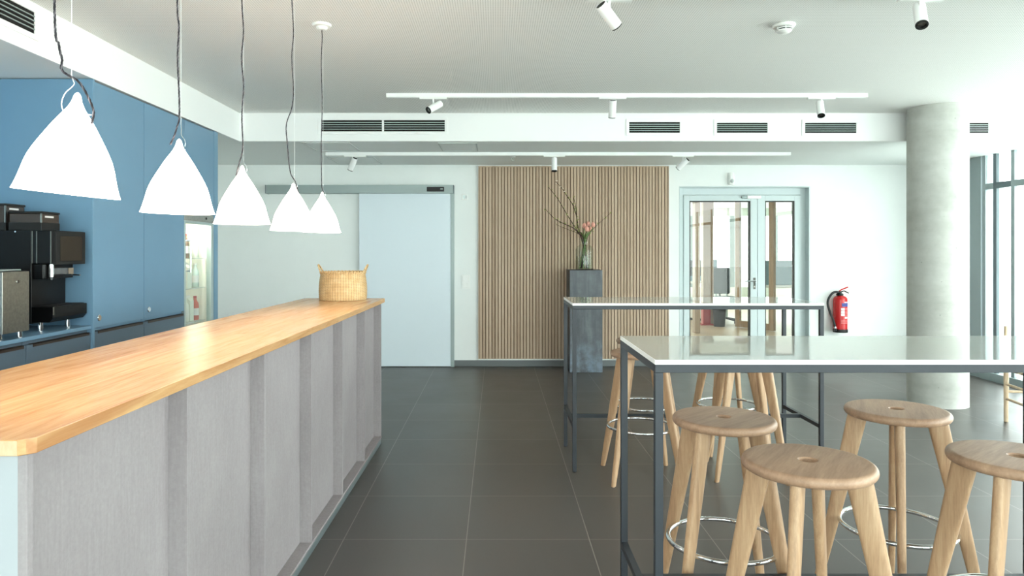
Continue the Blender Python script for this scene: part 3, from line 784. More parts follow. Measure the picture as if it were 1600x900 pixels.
for Y, xa, yr, path, tilt, lab in lamps:
    xw = X(xa, Y); zr = EYE+(CY-yr)*Y/F
    e = empty('pendant_lamp', lab, 'pendant lamp', (xw, Y, zr), group=None)
    O = Vector((xw, Y, zr))
    R = Matrix.Rotation(tilt, 4, 'Y')
    outer = [(max(.0006, RSH*r), HSH*(1-h)) for r, h in prof]
    inner = [(max(.0005, RSH*r-.004), HSH*(1-h)-.003*(1 if h < .9 else 0)) for r, h in prof[3:]][::-1]
    inner = [(r, z+.0006) for r, z in inner]
    MB().lathe(outer+inner+[(.0005, HSH*.9)], 64, mat=R).build('lamp_shade', 'shade', e, smooth=60)
    MB().ball(tuple(R @ Vector((0, 0, .085))), .028, 16, 10).build('bulb', 'bulb', e)
    tipz = (R @ Vector((0, 0, HSH)))
    m = MB(); m.cyl(tuple(R @ Vector((0, 0, .112))), tuple(R @ Vector((0, 0, .20))), .016); m.build('socket', 'white_plastic', e)
    # braided twin cord along the hung path
    pw = [P(px_, py_, Y)-O for px_, py_ in path]
    if pw[0].z+O.z < HC: pw[0].z = HC-.045-O.z
    top = pw[0].copy(); top.z = HC-.03-O.z
    pw = [top]+[p for p in pw if p.z+O.z < HC-.04]
    sp_ = smooth_path(pw, 10)
    # resample evenly and twist two strands
    L = [0]
    for i in range(1, len(sp_)): L.append(L[-1]+(sp_[i]-sp_[i-1]).length)
    N = int(L[-1]/.006); even = []; j = 0
    for i in range(N+1):
        s_ = L[-1]*i/N
        while j < len(L)-2 and L[j+1] < s_: j += 1
        f_ = (s_-L[j])/max(1e-6, L[j+1]-L[j]); even.append(sp_[j].lerp(sp_[j+1], f_))
    for q_, mt in ((0, 'cord'), (1, 'cord_light'), (2, 'cord')):
        pts = []
        for i, p in enumerate(even):
            t_ = (even[min(i+1, N)]-even[max(i-1, 0)]).normalized(); u = t_.cross(Vector((0, 1, 0))).normalized(); v_ = t_.cross(u)
            a_ = 2*PI*(i*.006/.032)+q_*2*PI/3
            pts.append(p+.0016*(math.cos(a_)*u+math.sin(a_)*v_))
        MB().tube(pts, .0015, 5).build('cord_strand', mt, e)
    # suspension wire, wire hook, ceiling rose
    wt = tipz + Vector((.004, .004, .045)) if tilt < .05 else P(112, 113, Y)-O
    MB().cyl((wt.x, wt.y, HC-.02-O.z), tuple(wt), .0006, n=6).build('suspension_wire', 'wire', e)
    if tilt > .05:
        hk = [P(px_, py_, Y)-O for px_, py_ in ((112, 112), (112, 118), (114.5, 126), (116, 131), (111, 137), (103, 144), (98, 153), (96, 162), (97.5, 170), (103, 177), (107, 180))]
        pin = [P(128, 179, Y)-O, P(143, 179.2, Y)-O]
    else:
        c_ = tipz; dx = .016
        hk = [wt, wt+Vector((.001, 0, -.012)), c_+Vector((dx*.45, 0, .012)), c_+Vector((dx*1.1, 0, -.004)), c_+Vector((dx*1.15, 0, -.022)), c_+Vector((dx*.75, 0, -.034))]
        pin = [c_+Vector((-.02, 0, -.034)), c_+Vector((.02, 0, -.034))]
    MB().tube(smooth_path(hk, 6), .0011, 6).build('hook', 'chrome' if tilt < .05 else 'wire', e)
    MB().cyl(tuple(pin[0]), tuple(pin[1]), .001, n=6).build('hook_pin', 'chrome', e)
    rx = top.x
    ro = Matrix.Translation((rx, 0, HC-O.z))
    MB().lathe([(.001, 0), (.055, 0), (.056, -.006), (.05, -.014), (.032, -.018), (.03, -.028), (.022, -.034), (.001, -.034)], 36, mat=ro).build('ceiling_rose', 'white_plastic', e)

# ------------------------------------------------------------------ high tables
def high_table(y0, label, zs):
    e = empty('bar_table', label, 'bar table', (1.283, y0+.3, 0), group=None)
    hx, hy, t, H = .8, .3, .025, 1.062
    tt = box('table_top', 'table_top', -hx+.002, hx-.002, -hy+.002, hy-.002, H, H+.0145, e)
    m = MB(); m.box(-hx, hx, -hy, -hy+.0019, H, H+.0144); m.box(-hx, hx, hy-.0019, hy, H, H+.0144); m.box(-hx, -hx+.0019, -hy+.0019, hy-.0019, H, H+.0144); m.box(hx-.0019, hx, -hy+.0019, hy-.0019, H, H+.0144)
    m.build('lit_edge', 'edge_lit', tt)  # strip added so the slab edges look lit
    m = MB()
    m.box(-hx, hx, -hy, -hy+t, H-t, H-.0003); m.box(-hx, hx, hy-t, hy, H-t, H-.0003); m.box(-hx, -hx+t, -hy+t, hy-t, H-t, H-.0003); m.box(hx-t, hx, -hy+t, hy-t, H-t, H-.0003)
    m.build('top_frame', 'table_frame', e, .0012)
    for sx in (-1, 1):
        for sy in (-1, 1):
            x = sx*(hx-t/2); y = sy*(hy-t/2)
            l = MB().box(x-t/2, x+t/2, y-t/2, y+t/2, .004, H-t-.0002).build('leg', 'table_frame', e, .0012)
            MB().cyl((x, y, 0), (x, y, .005), .011, n=16).build('leg_glide', 'rubber', l)
        x = sx*(hx-t/2)
        MB().box(x-t/2, x+t/2, -hy+t, hy-t, zs-t, zs).build('side_stretcher', 'table_frame', e, .0012)
    MB().box(-hx+t, hx-t, -t/2, t/2, zs-t, zs).build('centre_stretcher', 'table_frame', e, .0012)
    return e
t1 = high_table(2.118, 'white-topped bar table with dark steel frame nearest the camera', .28)
t2 = high_table(4.42, 'white-topped bar table with dark steel frame farther back, before the zinc plinth', .303)

# ------------------------------------------------------------------ stools
def make_stool(label):
    e = empty('bar_stool', label, 'bar stool', group='round oak bar stools at the high tables')
    zt, R = .78, .19; th = .032
    prof = [(.025, zt-th), (.025, zt-.004), (.029, zt)]
    prof += [(R-.02, zt-.0)]
    for k in range(0, 9):
        a = PI/2-PI*k/8; prof.append((R-.014+.014*math.cos(a), zt-th/2+(th/2)*math.sin(a)))
    prof += [(R-.03, zt-th)]
    MB().lathe(prof, 72, closed=True).build('seat', 'seat_oak', e, smooth=30)
    for k in range(4):
        q = Matrix.Rotation(k*PI/2, 3, 'Z'); rings = []
        for j in range(13):
            f = j/12; z = f*(zt-th-.0005)
            rc = .293-.208*z; a = .015+(.037-.015)*min(1, f*1.03)**.85; b = .0125+.0055*f
            if j == 0: a *= .93; b *= .9
            ring = []
            for i in range(28):
                th_ = 2*PI*i/28; c_, s_ = math.cos(th_), math.sin(th_); n_ = 3.2
                ring.append(q @ Vector((rc+a*math.copysign(abs(c_)**(2/n_), c_), b*math.copysign(abs(s_)**(2/n_), s_), z)))
            rings.append(ring)
        lg = MB().loft(rings).build('leg', 'leg_oak', e, smooth=50)
    MB().torus((0, 0, .312), .206, .0092, 72, 12).build('foot_ring', 'chrome', e)
    return e
G = 'round oak bar stools at the high tables'
R_ = math.radians
stools = [((.9375, 2.093), 235, 'oak bar stool nearest the camera, seat half under the near edge of the front table'),
          ((.863, 2.64), 41, 'oak bar stool just behind the front left leg of the near table'),
          ((1.598, 2.775), 244, 'oak bar stool standing before the column, its two slim legs close together'),
          ((1.603, 2.136), 218, 'oak bar stool cut off by the right edge of the photo'),
          ((.905, 4.36), 45, 'oak bar stool at the left end of the far table, its near side'),
          ((1.047, 4.97), 47, 'oak bar stool on the far side of the far table, left one, mostly hidden'),
          ((1.577, 4.414), 37, 'oak bar stool at the near side of the far table, right one'),
          ((1.655, 4.985), 50, 'oak bar stool on the far side of the far table, right one')]
st0 = None
for (x, y), az, lab in stools:
    if st0 is None:
        st0 = make_stool(lab); st0.location = (x, y, 0); st0.rotation_euler = (0, 0, R_(az))
    else: dup(st0, (x, y, 0), R_(az), lab)

# ------------------------------------------------------------------ slatted wall panel, pedestal, vase
xa, xb = X(749, YB-.03), X(1043.5, YB-.03); zt_, zb_ = EYE+(CY-261)*(YB-.03)/F, EYE+(CY-561)*(YB-.03)/F
e = empty('slatted_wall_panel', 'tall oak wall panel of narrow vertical slats on the back wall', 'wall panel', (xa, YB, zb_))
box('backing', 'backing', 0, xb-xa, -.012, 0, 0, zt_-zb_, e)
m = MB(); n = int(round((xb-xa)/SLAT)); SL = (xb-xa)/n
for k in range(n): m.box(k*SL+.0047, (k+1)*SL-.0047, -.03, -.0122, .0, zt_-zb_)
m.build('slats', 'slat', e)
m = MB(); m.box(-.012, 0, -.034, 0, 0, zt_-zb_); m.box(xb-xa, xb-xa+.012, -.034, 0, 0, zt_-zb_); m.box(-.012, xb-xa+.012, -.034, 0, zt_-zb_, zt_-zb_+.012)
m.build('edge_trim', 'slat', e)

px0, py0 = .847, 8.06
m = MB().box(-.19, .19, -.19, .19, 0, 1.188)
tag(m.build('plinth_stand', 'zinc', bevel=.003, loc=(1.037, 8.25, 0)), 'tall weathered zinc plinth in front of the slatted wall', 'plinth')

VY = 8.25; vz = 1.1885
v = empty('glass_vase', 'clear bottle-shaped glass vase on top of the zinc plinth', 'vase', (1.04, VY, vz))
vp = [(.001, 0), (.098, 0), (.106, .008), (.107, .03), (.107, .235), (.102, .258), (.088, .276), (.066, .288), (.052, .298), (.05, .338), (.058, .345), (.06, .352), (.056, .358)]
inner = [(max(.001, r-.005), max(z, .008)) for r, z in vp[::-1]]
MB().lathe(vp+inner, 48).build('bottle', 'vase_glass', v, smooth=50)
MB().lathe([(.001, .0095), (.0985, .0095), (.0985, .15), (.001, .15)], 40).build('water', 'water', v)

def branch(pts, label, r0=.0068, buds=12, flowers=0, dy=0, root=(0, 0)):
    w = [P(x, y, VY) for x, y in pts]
    n = len(w)
    for i, p in enumerate(w): p.y = VY+dy*(n-1-i)/(n-1)
    base = Vector((1.04+root[0], VY+root[1], vz+.014)); neck = Vector((1.04+root[0]*-.2+(-.02 if pts[0][0] < 913 else .022), VY, vz+.35))
    w = w+[neck, base]
    e = empty('quince_branch', label, 'branch', base)
    w = [p-base for p in w]
    sp_ = smooth_path(w, 7); m_ = len(sp_)
    MB().tube(sp_, [r0*(.35+.65*i/(m_-1)) for i in range(m_)], 7).build('twig', 'branch', e)
    rnd = random.Random(int(pts[0][0]*7))
    b = MB(); fl = MB(); twigs = MB()
    lim = int(m_*.72)
    for k in range(buds):
        i = int(lim*(k+.4)/buds); p = sp_[i]
        d = Vector((rnd.uniform(-1, 1), rnd.uniform(-.7, .7), rnd.uniform(-.2, 1))).normalized()
        q = p+d*rnd.uniform(.008, .018)
        for s_ in (1, .6):
            qq = q+Vector((rnd.uniform(-.01, .01), rnd.uniform(-.008, .008), rnd.uniform(-.01, .01)))
            (fl if k < flowers else b).ball(qq, .0062*s_*rnd.uniform(.8, 1.3), 7, 5, 1.3)
        twigs.tube([p, q], .0016, 5)
    twigs.build('side_shoots', 'branch', e); 
    if buds > flowers: o_ = b.build('leaf_buds', 'bud', e)
    if flowers: fl.build('blossoms', 'blossom', e)
branch([(868.4, 283), (877.8, 292.7), (886.3, 306), (894.8, 319), (900.5, 336), (903.3, 353), (905.5, 364.5)], 'tallest thin branch in the vase, pale blossoms at its tip', flowers=5, buds=16, dy=.05, root=(-.03, .02))
branch([(856, 292.7), (870, 309.7), (881.6, 328.6), (894.8, 349.4), (902.4, 360.7)], 'long straight dark branch in the vase leaning up to the left', buds=12, dy=-.06, root=(.03, -.03))
branch([(850.4, 326.7), (864.6, 341), (877.8, 348.5), (894.8, 356), (902.4, 362.6)], 'lowest branch in the vase, reaching far left', buds=10, dy=-.1, root=(.045, .01))
branch([(870, 350.5), (887, 358), (903, 365)], 'short twig in the vase below the long left branches', buds=5, r0=.004, dy=.08, root=(.01, .05))
branch([(897.7, 308.8), (900.5, 323), (901.4, 340), (904.3, 358.8)], 'short upright branch with many green buds in the middle of the vase', buds=12, dy=.07, root=(-.05, -.01))
branch([(956, 331.4), (942, 343.7), (928.8, 356), (922, 364)], 'single thin branch in the vase reaching up to the right', buds=6, r0=.004, dy=.02, root=(-.04, .03))
def tulip(hx, hy, dy, label, root):
    head = P(hx, hy, VY); head.y = VY+dy
    base = Vector((1.04+root[0], VY+root[1], vz+.014))
    e = empty('pink_tulip', label, 'flower', base)
    hh = head-base; neck = Vector((hh.x*.35-.01+root[0]*-.5, hh.y*.35, .34))
    pts = smooth_path([Vector((0, 0, 0)), neck, hh-Vector((0, 0, .03)), hh-Vector((0, 0, .018))], 8)
    MB().tube(pts, .0045, 8).build('stem', 'stem', e)
    m = MB()
    for k in range(6):
        a = k*PI/3; rings = []
        for j in range(7):
            f = j/6; z = -.03+.066*f; r = (.007+.017*math.sin(PI*min(1, f*.95+.06))**.8)*(1 if k % 2 else .88)
            wd = .6*math.sin(PI*(.12+.84*f))
            row = [hh+Vector((r*math.cos(a+wd*s_), r*math.sin(a+wd*s_), z)) for s_ in (-1, -.5, 0, .5, 1)]
            row += [hh+Vector(((r-.0018)*math.cos(a+wd*s_), (r-.0018)*math.sin(a+wd*s_), z)) for s_ in (1, .5, 0, -.5, -1)]
            rings.append(row)
        m.loft(rings)
    m.build('flower_head', 'tulip', e)
    lm = MB(); rings = []
    sgn = 1 if hx > 918 else -1
    for j in range(8):
        f = j/7; c = Vector((neck.x+sgn*.03*f*f*1.2, neck.y-.01*f, .33+.10*f)); w_ = .011*math.sin(PI*(.08+.9*f))
        rings.append([c+Vector((0, w_, .002)), c+Vector((sgn*.004, 0, -.003)), c+Vector((0, -w_, .002)), c+Vector((-sgn*.002, 0, .001))])
    lm.loft(rings); lm.build('leaf', 'stem', e)
tulip(912.5, 353, -.03, 'pink tulip in the vase, leftmost of the bunch', (.055, .0))
tulip(919.5, 350, .02, 'pink tulip in the vase, highest in the bunch', (-.02, -.06))
tulip(926.5, 351.5, -.02, 'pink tulip in the vase, rightmost of the bunch', (-.06, -.02))
tulip(916, 358, -.06, 'pink tulip in the vase, hanging lowest at the front of the bunch', (.03, .055))
tulip(923, 358, .05, 'pink tulip in the vase, low at the back of the bunch', (.0, .07))

# ------------------------------------------------------------------ sliding door on the back wall
YD = 8.44
dA, dB = X(561, YD), X(704, YD)
d = struct(bpy.data.objects.new('door_1', None)); COL.objects.link(d); d.location = ((dA+dB)/2, YB, 0); o = Vector(d.location)
z1 = EYE+(CY-302)*YD/F
MB().box(dA-o.x, dB-o.x, -.06, -.022, .008, z1).build('door_leaf', 'door_white', d, .002)
MB().box(dB+.002-o.x, X(709.5, YD)-o.x, -.06, 0, 0, z1-.003).build('door_post', 'track_grey', d, .002)
ta, tb = X(415, 8.38), X(708, 8.38); za, zb2 = EYE+(CY-302.3)*8.38/F, EYE+(CY-289)*8.38/F
tk = MB().box(ta-o.x, tb-o.x, -.13, 0, za+.003, zb2).build('track_cover', 'track_grey', d, .002)
for x in (ta-.004, tb): MB().box(x-o.x, x+.008-o.x, -.132, 0, za, zb2).build('end_plate', 'frame_dark', tk)
sa, sb = X(667, 8.36), X(694, 8.36)
s_ = MB().box(sa-o.x, sb-o.x, -.16, -.131, EYE+(CY-299.3)*8.36/F, EYE+(CY-292)*8.36/F).build('motion_sensor', 'black', d, .004)
MB().box(sb-.045-o.x, sb-.015-o.x, -.1615, -.16, EYE+(CY-296)*8.36/F, EYE+(CY-295)*8.36/F).build('sensor_mark', 'silver', s_)

# wall switches and sensor
def wallbox(name, label, cat, x0, x1, y0, y1, d=.012):
    a, b = X(x0, YB), X(x1, YB); zt2, zb3 = EYE+(CY-y0)*YB/F, EYE+(CY-y1)*YB/F
    e = empty(name, label, cat, ((a+b)/2, YB, (zt2+zb3)/2)); hx, hz = (b-a)/2, (zt2-zb3)/2
    box('cover_plate', 'white_plastic', -hx, hx, -d, 0, -hz, hz, e, .003); return e, hx, hz
e, hx, hz = wallbox('thermostat', 'small white thermostat on the wall above the light switch', 'thermostat', 721.5, 731, 303.5, 312.5)
box('display_window', 'silver', -hx*.6, hx*.1, -.0135, -.0122, -hz*.6, hz*.6, e)
box('dial', 'seam', hx*.25, hx*.7, -.016, -.0122, -hz*.5, hz*.5, e, .002)
e, hx, hz = wallbox('light_switch', 'white double light switch on the wall beside the slatted panel', 'light switch', 721, 734, 429.5, 451)
for sgn in (-1, 1): box('rocker', 'white_plastic', -hx*.72, hx*.72, -.017, -.0122, (.06*hz if sgn > 0 else -.86*hz), (.86*hz if sgn > 0 else -.06*hz), e, .003)
e = empty('alarm_sensor', 'white rounded alarm sensor on the wall above the glazed door', 'sensor', (X(1141.5, YB), YB, EYE+(CY-279.5)*YB/F))
m = MB(); rings = []
for j in range(9):
    f = j/8; z = -.075+.15*f; w_ = .042*(.75+.25*math.sin(PI*(.2+.7*f))); dd = .06*(.55+.45*math.sin(PI*min(1, .15+.8*(1-f))))
    rings.append([(-w_, 0, z), (-w_*.95, -dd*.6, z), (-w_*.5, -dd, z), (w_*.5, -dd, z), (w_*.95, -dd*.6, z), (w_, 0, z)])
m.loft(rings); m.build('housing', 'white_plastic', e, .006)
MB().ball((0, -.058, -.03), .024, 14, 8).build('lens', 'seam', e)

# ------------------------------------------------------------------ glazed double door
g = struct(bpy.data.objects.new('door_2', None)); COL.objects.link(g); g.location = ((DX0+DX1)/2, 8.6, 0); o = Vector(g.location)
m = MB(); fx0, fx1 = DX0+.002-o.x, DX1-.002-o.x
L0, L1, L2 = X(1068, 8.6)-o.x, X(1183, 8.6)-o.x, X(1250, 8.6)-o.x
m.box(fx0, L0-.003, 0, .07, 0, DZ-.002); m.box(L2+.003, fx1, 0, .07, 0, DZ-.002); m.box(L0-.003, L2+.003, 0, .07, 2.105, DZ-.002)
m.build('door_frame', 'door_grey', g, .002)
m = MB(); m.box(fx0, fx0+.012, -.1, 0, 0, DZ-.002); m.box(fx1-.012, fx1, -.1, 0, 0, DZ-.002); m.box(fx0+.012, fx1-.012, -.1, 0, DZ-.014, DZ-.002)
m.build('reveal_lining', 'door_grey', g)
def leaf(a, b, ga, gb, ztop=2.03):
    m = MB(); m.box(a, ga, -.012, .05, .01, 2.1); m.box(gb, b, -.012, .05, .01, 2.1); m.box(ga, gb, -.012, .05, ztop, 2.1); m.box(ga, gb, -.012, .05, .01, .12)
    l = m.build('door_leaf', 'door_grey', g, .003)
    m = MB(); t = .012; m.box(ga, ga+t, -.006, .046, .12, ztop); m.box(gb-t, gb, -.006, .046, .12, ztop); m.box(ga+t, gb-t, -.006, .046, .12, .12+t); m.box(ga+t, gb-t, -.006, .046, ztop-t, ztop)
    m.build('glazing_seal', 'rubber', l)
    box('pane', 'door_glass', ga+t, gb-t, .012, .02, .12+t, ztop-t, l)
    return l
l1 = leaf(L0, L1-.002, X(1077, 8.6)-o.x, X(1172, 8.6)-o.x)
l2 = leaf(L1+.002, L2, X(1195, 8.6)-o.x, X(1241, 8.6)-o.x)
hx = X(1178, 8.6)-o.x; hz = EYE+(CY-439)*8.6/F
m = MB(); m.box(hx-.015, hx+.015, -.02, -.0125, hz-.1, hz+.04); m.cyl((hx, -.0125, hz), (hx, -.055, hz), .009); m.cyl((hx+.005, -.055, hz), (hx-.14, -.055, hz), .009)
hn = m.build('lever_handle', 'chrome', l1, .001)
MB().cyl((hx, -.02, hz-.07), (hx, -.026, hz-.07), .009).build('keyhole', 'steel', hn)
ca, cb = X(1162, 8.5)-o.x, X(1192, 8.5)-o.x; cz = EYE+(CY-308)*8.55/F
cl = MB().box(X(1168, 8.55)-o.x, cb, -.055, -.0125, cz-.02, cz+.02).build('door_closer', 'white_metal', l1, .004)
MB().cyl((ca, -.035, cz), (X(1168, 8.55)-o.x, -.035, cz), .014).build('closer_tube', 'silver', cl)

# ------------------------------------------------------------------ fire extinguisher
ex = empty('fire_extinguisher', 'red fire extinguisher with black hose hung on the white wall', 'fire extinguisher', (X(1313, 8.41), 8.41, EYE+(CY-519)*8.41/F)); 
s = 8.41/F   # metres per photo pixel here
r = 10.2*s
MB().lathe([(.001, .022), (r, .022), (r, 50*s), (r*.96, 53*s), (r*.8, 55.5*s), (r*.45, 57*s), (r*.4, 57.5*s), (.001, 57.5*s)], 36).build('cylinder', 'red', ex, smooth=50)
cyl_ = ex.children[-1]
MB().lathe([(.001, 0), (r*1.04, 0), (r*1.06, .01), (r*1.05, .034), (r*1.005, .04), (r*1.005, .024), (.001, .024)], 36).build('foot_ring', 'rubber', ex)
MB().lathe([(.001, 57.4*s), (r*.5, 57.4*s), (r*.52, 60*s), (r*.3, 61*s), (r*.24, 64*s), (.001, 64*s)], 24, c=(-1*s, 0, 0)).build('valve', 'rubber', ex)
m = MB(); m.tube([(-2*s, 0, 64*s), (2*s, 0, 66.5*s), (12*s, 0, 70.5*s)], .008, 8); m.build('squeeze_lever', 'red', ex)
m = MB(); m.tube([(-1*s, 0, 62.5*s), (6*s, 0, 64.5*s), (13*s, 0, 61*s)], .007, 8); m.build('carry_handle', 'rubber', ex)
hp = [(-3*s, -.01, 61.5*s), (-8*s, -.03, 63*s), (-15*s, -.04, 61*s), (-21*s, -.04, 52*s), (-21.8*s, -.04, 43*s), (-18*s, -.04, 30*s), (-13*s, -.04, 18*s), (-10.8*s, -.04, 9*s)]
MB().tube(smooth_path([Vector(p) for p in hp], 6), .0135, 10).build('hose', 'rubber', ex)
hs = ex.children[-1]
MB().cyl((-10.9*s, -.04, 9.2*s), (-10.5*s, -.04, 6.6*s), .0145).build('hose_ferrule', 'chrome', hs)
MB().cyl((-10.5*s, -.04, 6.6*s), (-10*s, -.04, 2.5*s), .0155).build('nozzle', 'rubber', hs)
def patch(name, a0, a1, z0, z1, mat):
    m = MB(); R1 = r+.0012; n_ = 8
    rings = []
    for z in (z0, z1):
        rings.append([(R1*math.cos(-PI/2+a0+(a1-a0)*i/n_), R1*math.sin(-PI/2+a0+(a1-a0)*i/n_), z*s) for i in range(n_+1)]+[((R1-.0011)*math.cos(-PI/2+a0+(a1-a0)*i/n_), (R1-.0011)*math.sin(-PI/2+a0+(a1-a0)*i/n_), z*s) for i in range(n_, -1, -1)])
    m.loft(rings); m.build(name, mat, cyl_)
patch('label_band', -.25, 1.2, 40.5, 46, 'label_blue')
patch('label_title', .15, 1.0, 46.4, 48, 'label_white')
for z0, z1 in ((34.5, 38.3), (30.4, 34.0), (26.2, 29.9)): patch('label_pictogram', -.35, .18, z0, z1, 'label_white')
for z0, z1 in ((36.6, 38.3), (34.7, 36.1), (32.5, 33.8), (30.4, 31.8), (28.4, 29.7), (26.2, 27.6)): patch('label_text_line', .3, 1.05, z0, z1, 'label_pink')
patch('label_square', .2, .72, 21.8, 25, 'label_white')
for z in (19, 16.6, 14.4): patch('label_text_line', -.35, .95, z, z+1.1, 'label_pink')
MB().box(-.03, .03, r*.9, YB-8.41, 30*s, 52*s).build('wall_bracket', 'steel', ex)

# ------------------------------------------------------------------ chair by the window
c = empty('dining_chair', 'pale wooden chair at the right edge, beside the windows', 'chair', (4.21, 5.74, 0), -1.75)
def post(x, y, h, lean=0):
    MB().tube([(x, y, 0), (x, y+lean*.3, h*.5), (x, y+lean, h)], [.016, .019, .017], 14).build('leg', 'chair_wood', c)
post(0, 0, .79); post(.42, 0, .79); post(.02, .42, .44); post(.40, .42, .44)
MB().box(-.005, .425, -.005, .44, .42, .446).build('seat', 'chair_wood', c, .01)
for z in (.19, .31): MB().cyl((0, 0, z), (.42, 0, z), .011).build('stretcher', 'chair_wood', c)
MB().cyl((0, 0, .25), (.02, .42, .25), .011).build('stretcher', 'chair_wood', c); MB().cyl((.42, 0, .25), (.4, .42, .25), .011).build('stretcher', 'chair_wood', c)
m = MB(); m.prism([(-.0, -.012), (.21, -.035), (.42, -.012), (.42, .004), (.21, -.018), (0, .004)], .52, .62); m.build('back_rail', 'chair_wood', c, .004)

# ------------------------------------------------------------------ office beyond the glazed door
OFF = [(.5, 8.76), (5.75, 8.76), (8.3, 17.9), (.5, 17.9)]
struct(MB().prism(OFF, -.12, 0).build('floor_office', 'office_floor'))
struct(MB().prism(OFF, 2.5, 2.56).build('ceiling_office', 'soffit'))
m = MB(); m.box(.4, .5, 8.76, 17.9, 0, 2.5); m.prism([(5.75, 8.74), (5.87, 8.74), (8.42, 17.9), (8.3, 17.9)], -.12, 2.9)
struct(m.build('wall_office_side', 'office_wall'))
m = MB(); m.box(.5, 8.2, 17.6, 17.7, 0, .5); m.box(.5, 8.2, 17.6, 17.7, 2.3, 2.5)
struct(m.build('wall_office_back', 'office_wall'))
for k, x in enumerate((.5, 2.1, 3.7, 4.85, 5.9, 7.0, 8.05)):
    w = struct(bpy.data.objects.new('window_%d' % (30+k), None)); COL.objects.link(w); w.location = (x, 17.62, .5)
    m = MB(); m.box(0, .13, -.03, .05, 0, 1.8); m.build('window_frame', 'frame_grey', w)
for px_, Y, w_, lab in ((1088, 12.0, .09, 'slim brown timber post in the office, seen through the left of the glass door'), (1105, 13.5, .2, 'wide brown timber post in the office, seen through the glass door')):
    x = X(px_, Y); tag(MB().box(-w_/2, w_/2, -.08, .08, 0, 2.5).build('timber_post', 'brown_post', bevel=.004, loc=(x, Y, 0)), lab, 'post')
fill_m = emit('office_fill', (250, 252, 246), 20)  # glowing panels added out of view to brighten the office
for x, y, lab in ((2.9, 10.6, 'square fill light added under the office ceiling, nearest the glazed door'), (2.2, 13.0, 'square fill light added under the office ceiling, halfway back'), (2.6, 15.6, 'square fill light added under the office ceiling, farthest back')):
    e = empty('fill_panel', lab, 'fill light', (x, y, 2.5))
    m = MB(); m.box(-.32, .32, -.32, -.3, -.04, 0); m.box(-.32, .32, .3, .32, -.04, 0); m.box(-.32, -.3, -.3, .3, -.04, 0); m.box(.3, .32, -.3, .3, -.04, 0)
    m.build('light_frame', 'white_metal', e); box('diffuser', fill_m, -.3, .3, -.3, .3, -.03, -.015, e)
# open office door leaf with brown frame
od = empty('office_door', 'brown-framed glass door standing open in the office behind the glazing', 'door', (X(1150, 12.9), 12.9, 0), -1.05)
m = MB(); m.box(0, .1, -.03, .03, .01, 2.45); m.box(.75, .85, -.03, .03, .01, 2.45); m.box(.1, .75, -.03, .03, .01, .13); m.box(.1, .75, -.03, .03, 2.33, 2.45)
m.build('leaf_frame', 'brown_post', od, .003)
box('pane', 'glass', .1, .75, -.004, .004, .13, 2.33, od)
def desk(loc, label):
    e = empty('office_desk', label, 'desk', loc)
    box('desk_top', 'label_white', -.8, .8, -.4, .4, .72, .745, e, .002)
    for sx in (-.76, .76):
        for sy in (-.36, .36): box('leg', 'silver', sx-.02, sx+.02, sy-.02, sy+.02, 0, .72, e)
    box('privacy_screen', 'office_blue', -.8, .8, .38, .4, .745, 1.22, e, .002)
    e2 = None
desk((5.85, 13.3, 0), 'white office desk with blue-grey screen, seen through the right glass pane')
desk((4.15, 15.2, 0), 'white office desk far back, seen through the left glass pane')
mo = empty('monitor', 'dark computer monitor on the far office desk', 'monitor', (4.2, 15.2, .746))
box('panel', 'black', -.27, .27, -.012, .012, .12, .46, mo, .004); box('stand', 'silver', -.02, .02, -.01, .03, .012, .15, mo); box('base', 'silver', -.1, .1, -.08, .08, 0, .012, mo)
ch_ = empty('office_chair', 'dark office chair in the middle of the office behind the glass', 'chair', (X(1131, 13.6), 13.6, 0))
box('seat', 'dark_fabric', -.24, .24, -.24, .24, .44, .52, ch_, .03); box('backrest', 'dark_fabric', -.2, .2, .2, .26, .56, 1.08, ch_, .03)
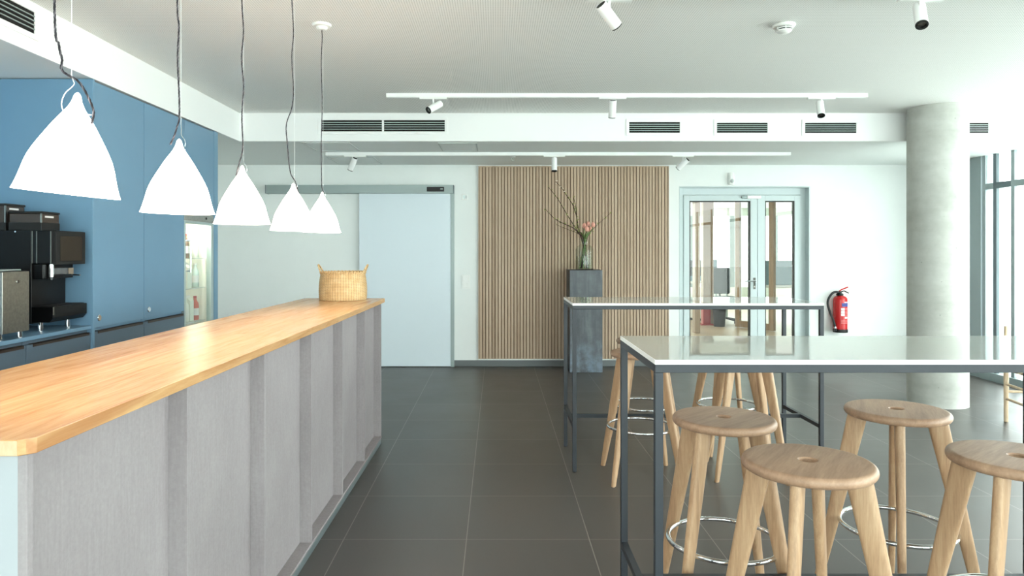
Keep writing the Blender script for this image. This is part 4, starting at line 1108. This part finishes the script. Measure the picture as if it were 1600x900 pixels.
MB().cyl((0, 0, .1), (0, 0, .44), .025).build('gas_lift', 'chrome', ch_)
for k in range(5):
    a_ = 2*PI*k/5+.3; MB().tube([(0, 0, .11), (.26*math.cos(a_), .26*math.sin(a_), .07)], .018, 8).build('base_arm', 'black', ch_)
    MB().ball((.27*math.cos(a_), .27*math.sin(a_), .03), .03).build('castor', 'rubber', ch_)
MB().tube([(0, .2, .47), (0, .29, .6), (0, .26, .8)], .018, 8).build('back_stem', 'black', ch_)
rs = empty('red_stand', 'red post with foot plate in the office, seen low through the glass door', 'stand', (X(1103, 13.3), 13.3, 0))
MB().box(-.07, .07, -.07, .07, .02, .46).build('post', 'red_paint', rs, .01); MB().box(-.13, .13, -.13, .13, 0, .02).build('foot_plate', 'red_paint', rs, .004)
wb = empty('waste_bin', 'black waste bin beside the red post in the office', 'bin', (X(1124, 13.0), 13.0, 0))
MB().lathe([(.001, 0), (.1, 0), (.13, .42), (.12, .42), (.095, .02), (.001, .02)], 28).build('bucket', 'black', wb); MB().torus((0, 0, .42), .127, .008, 28, 8).build('rim', 'rubber', wb)
rt = empty('round_pouf', 'round white upholstered pouf in the office left of the red post', 'pouf', (X(1088, 15.0), 14.35, 0))
MB().lathe([(.001, .05), (.38, .05), (.4, .1), (.4, .38), (.37, .42), (.001, .43)], 40).build('cushion', 'label_white', rt); MB().lathe([(.001, 0), (.36, 0), (.36, .05), (.001, .05)], 40).build('plinth_ring', 'matte_black', rt)

# ------------------------------------------------------------------ light
w = bpy.data.worlds.new('overcast_sky'); scene.world = w; w.use_nodes = True
nt = w.node_tree; nt.nodes.clear()
out = nt.nodes.new('ShaderNodeOutputWorld'); bg = nt.nodes.new('ShaderNodeBackground')
bg.inputs[0].default_value = rgba((243, 250, 250)); bg.inputs[1].default_value = 6.0
nt.links.new(bg.outputs[0], out.inputs[0])

vs = scene.view_settings
scene.display_settings.display_device = 'sRGB'
vs.view_transform = 'Standard'; vs.look = 'None'; vs.exposure = 0.65; vs.gamma = 1.0; vs.use_curve_mapping = False
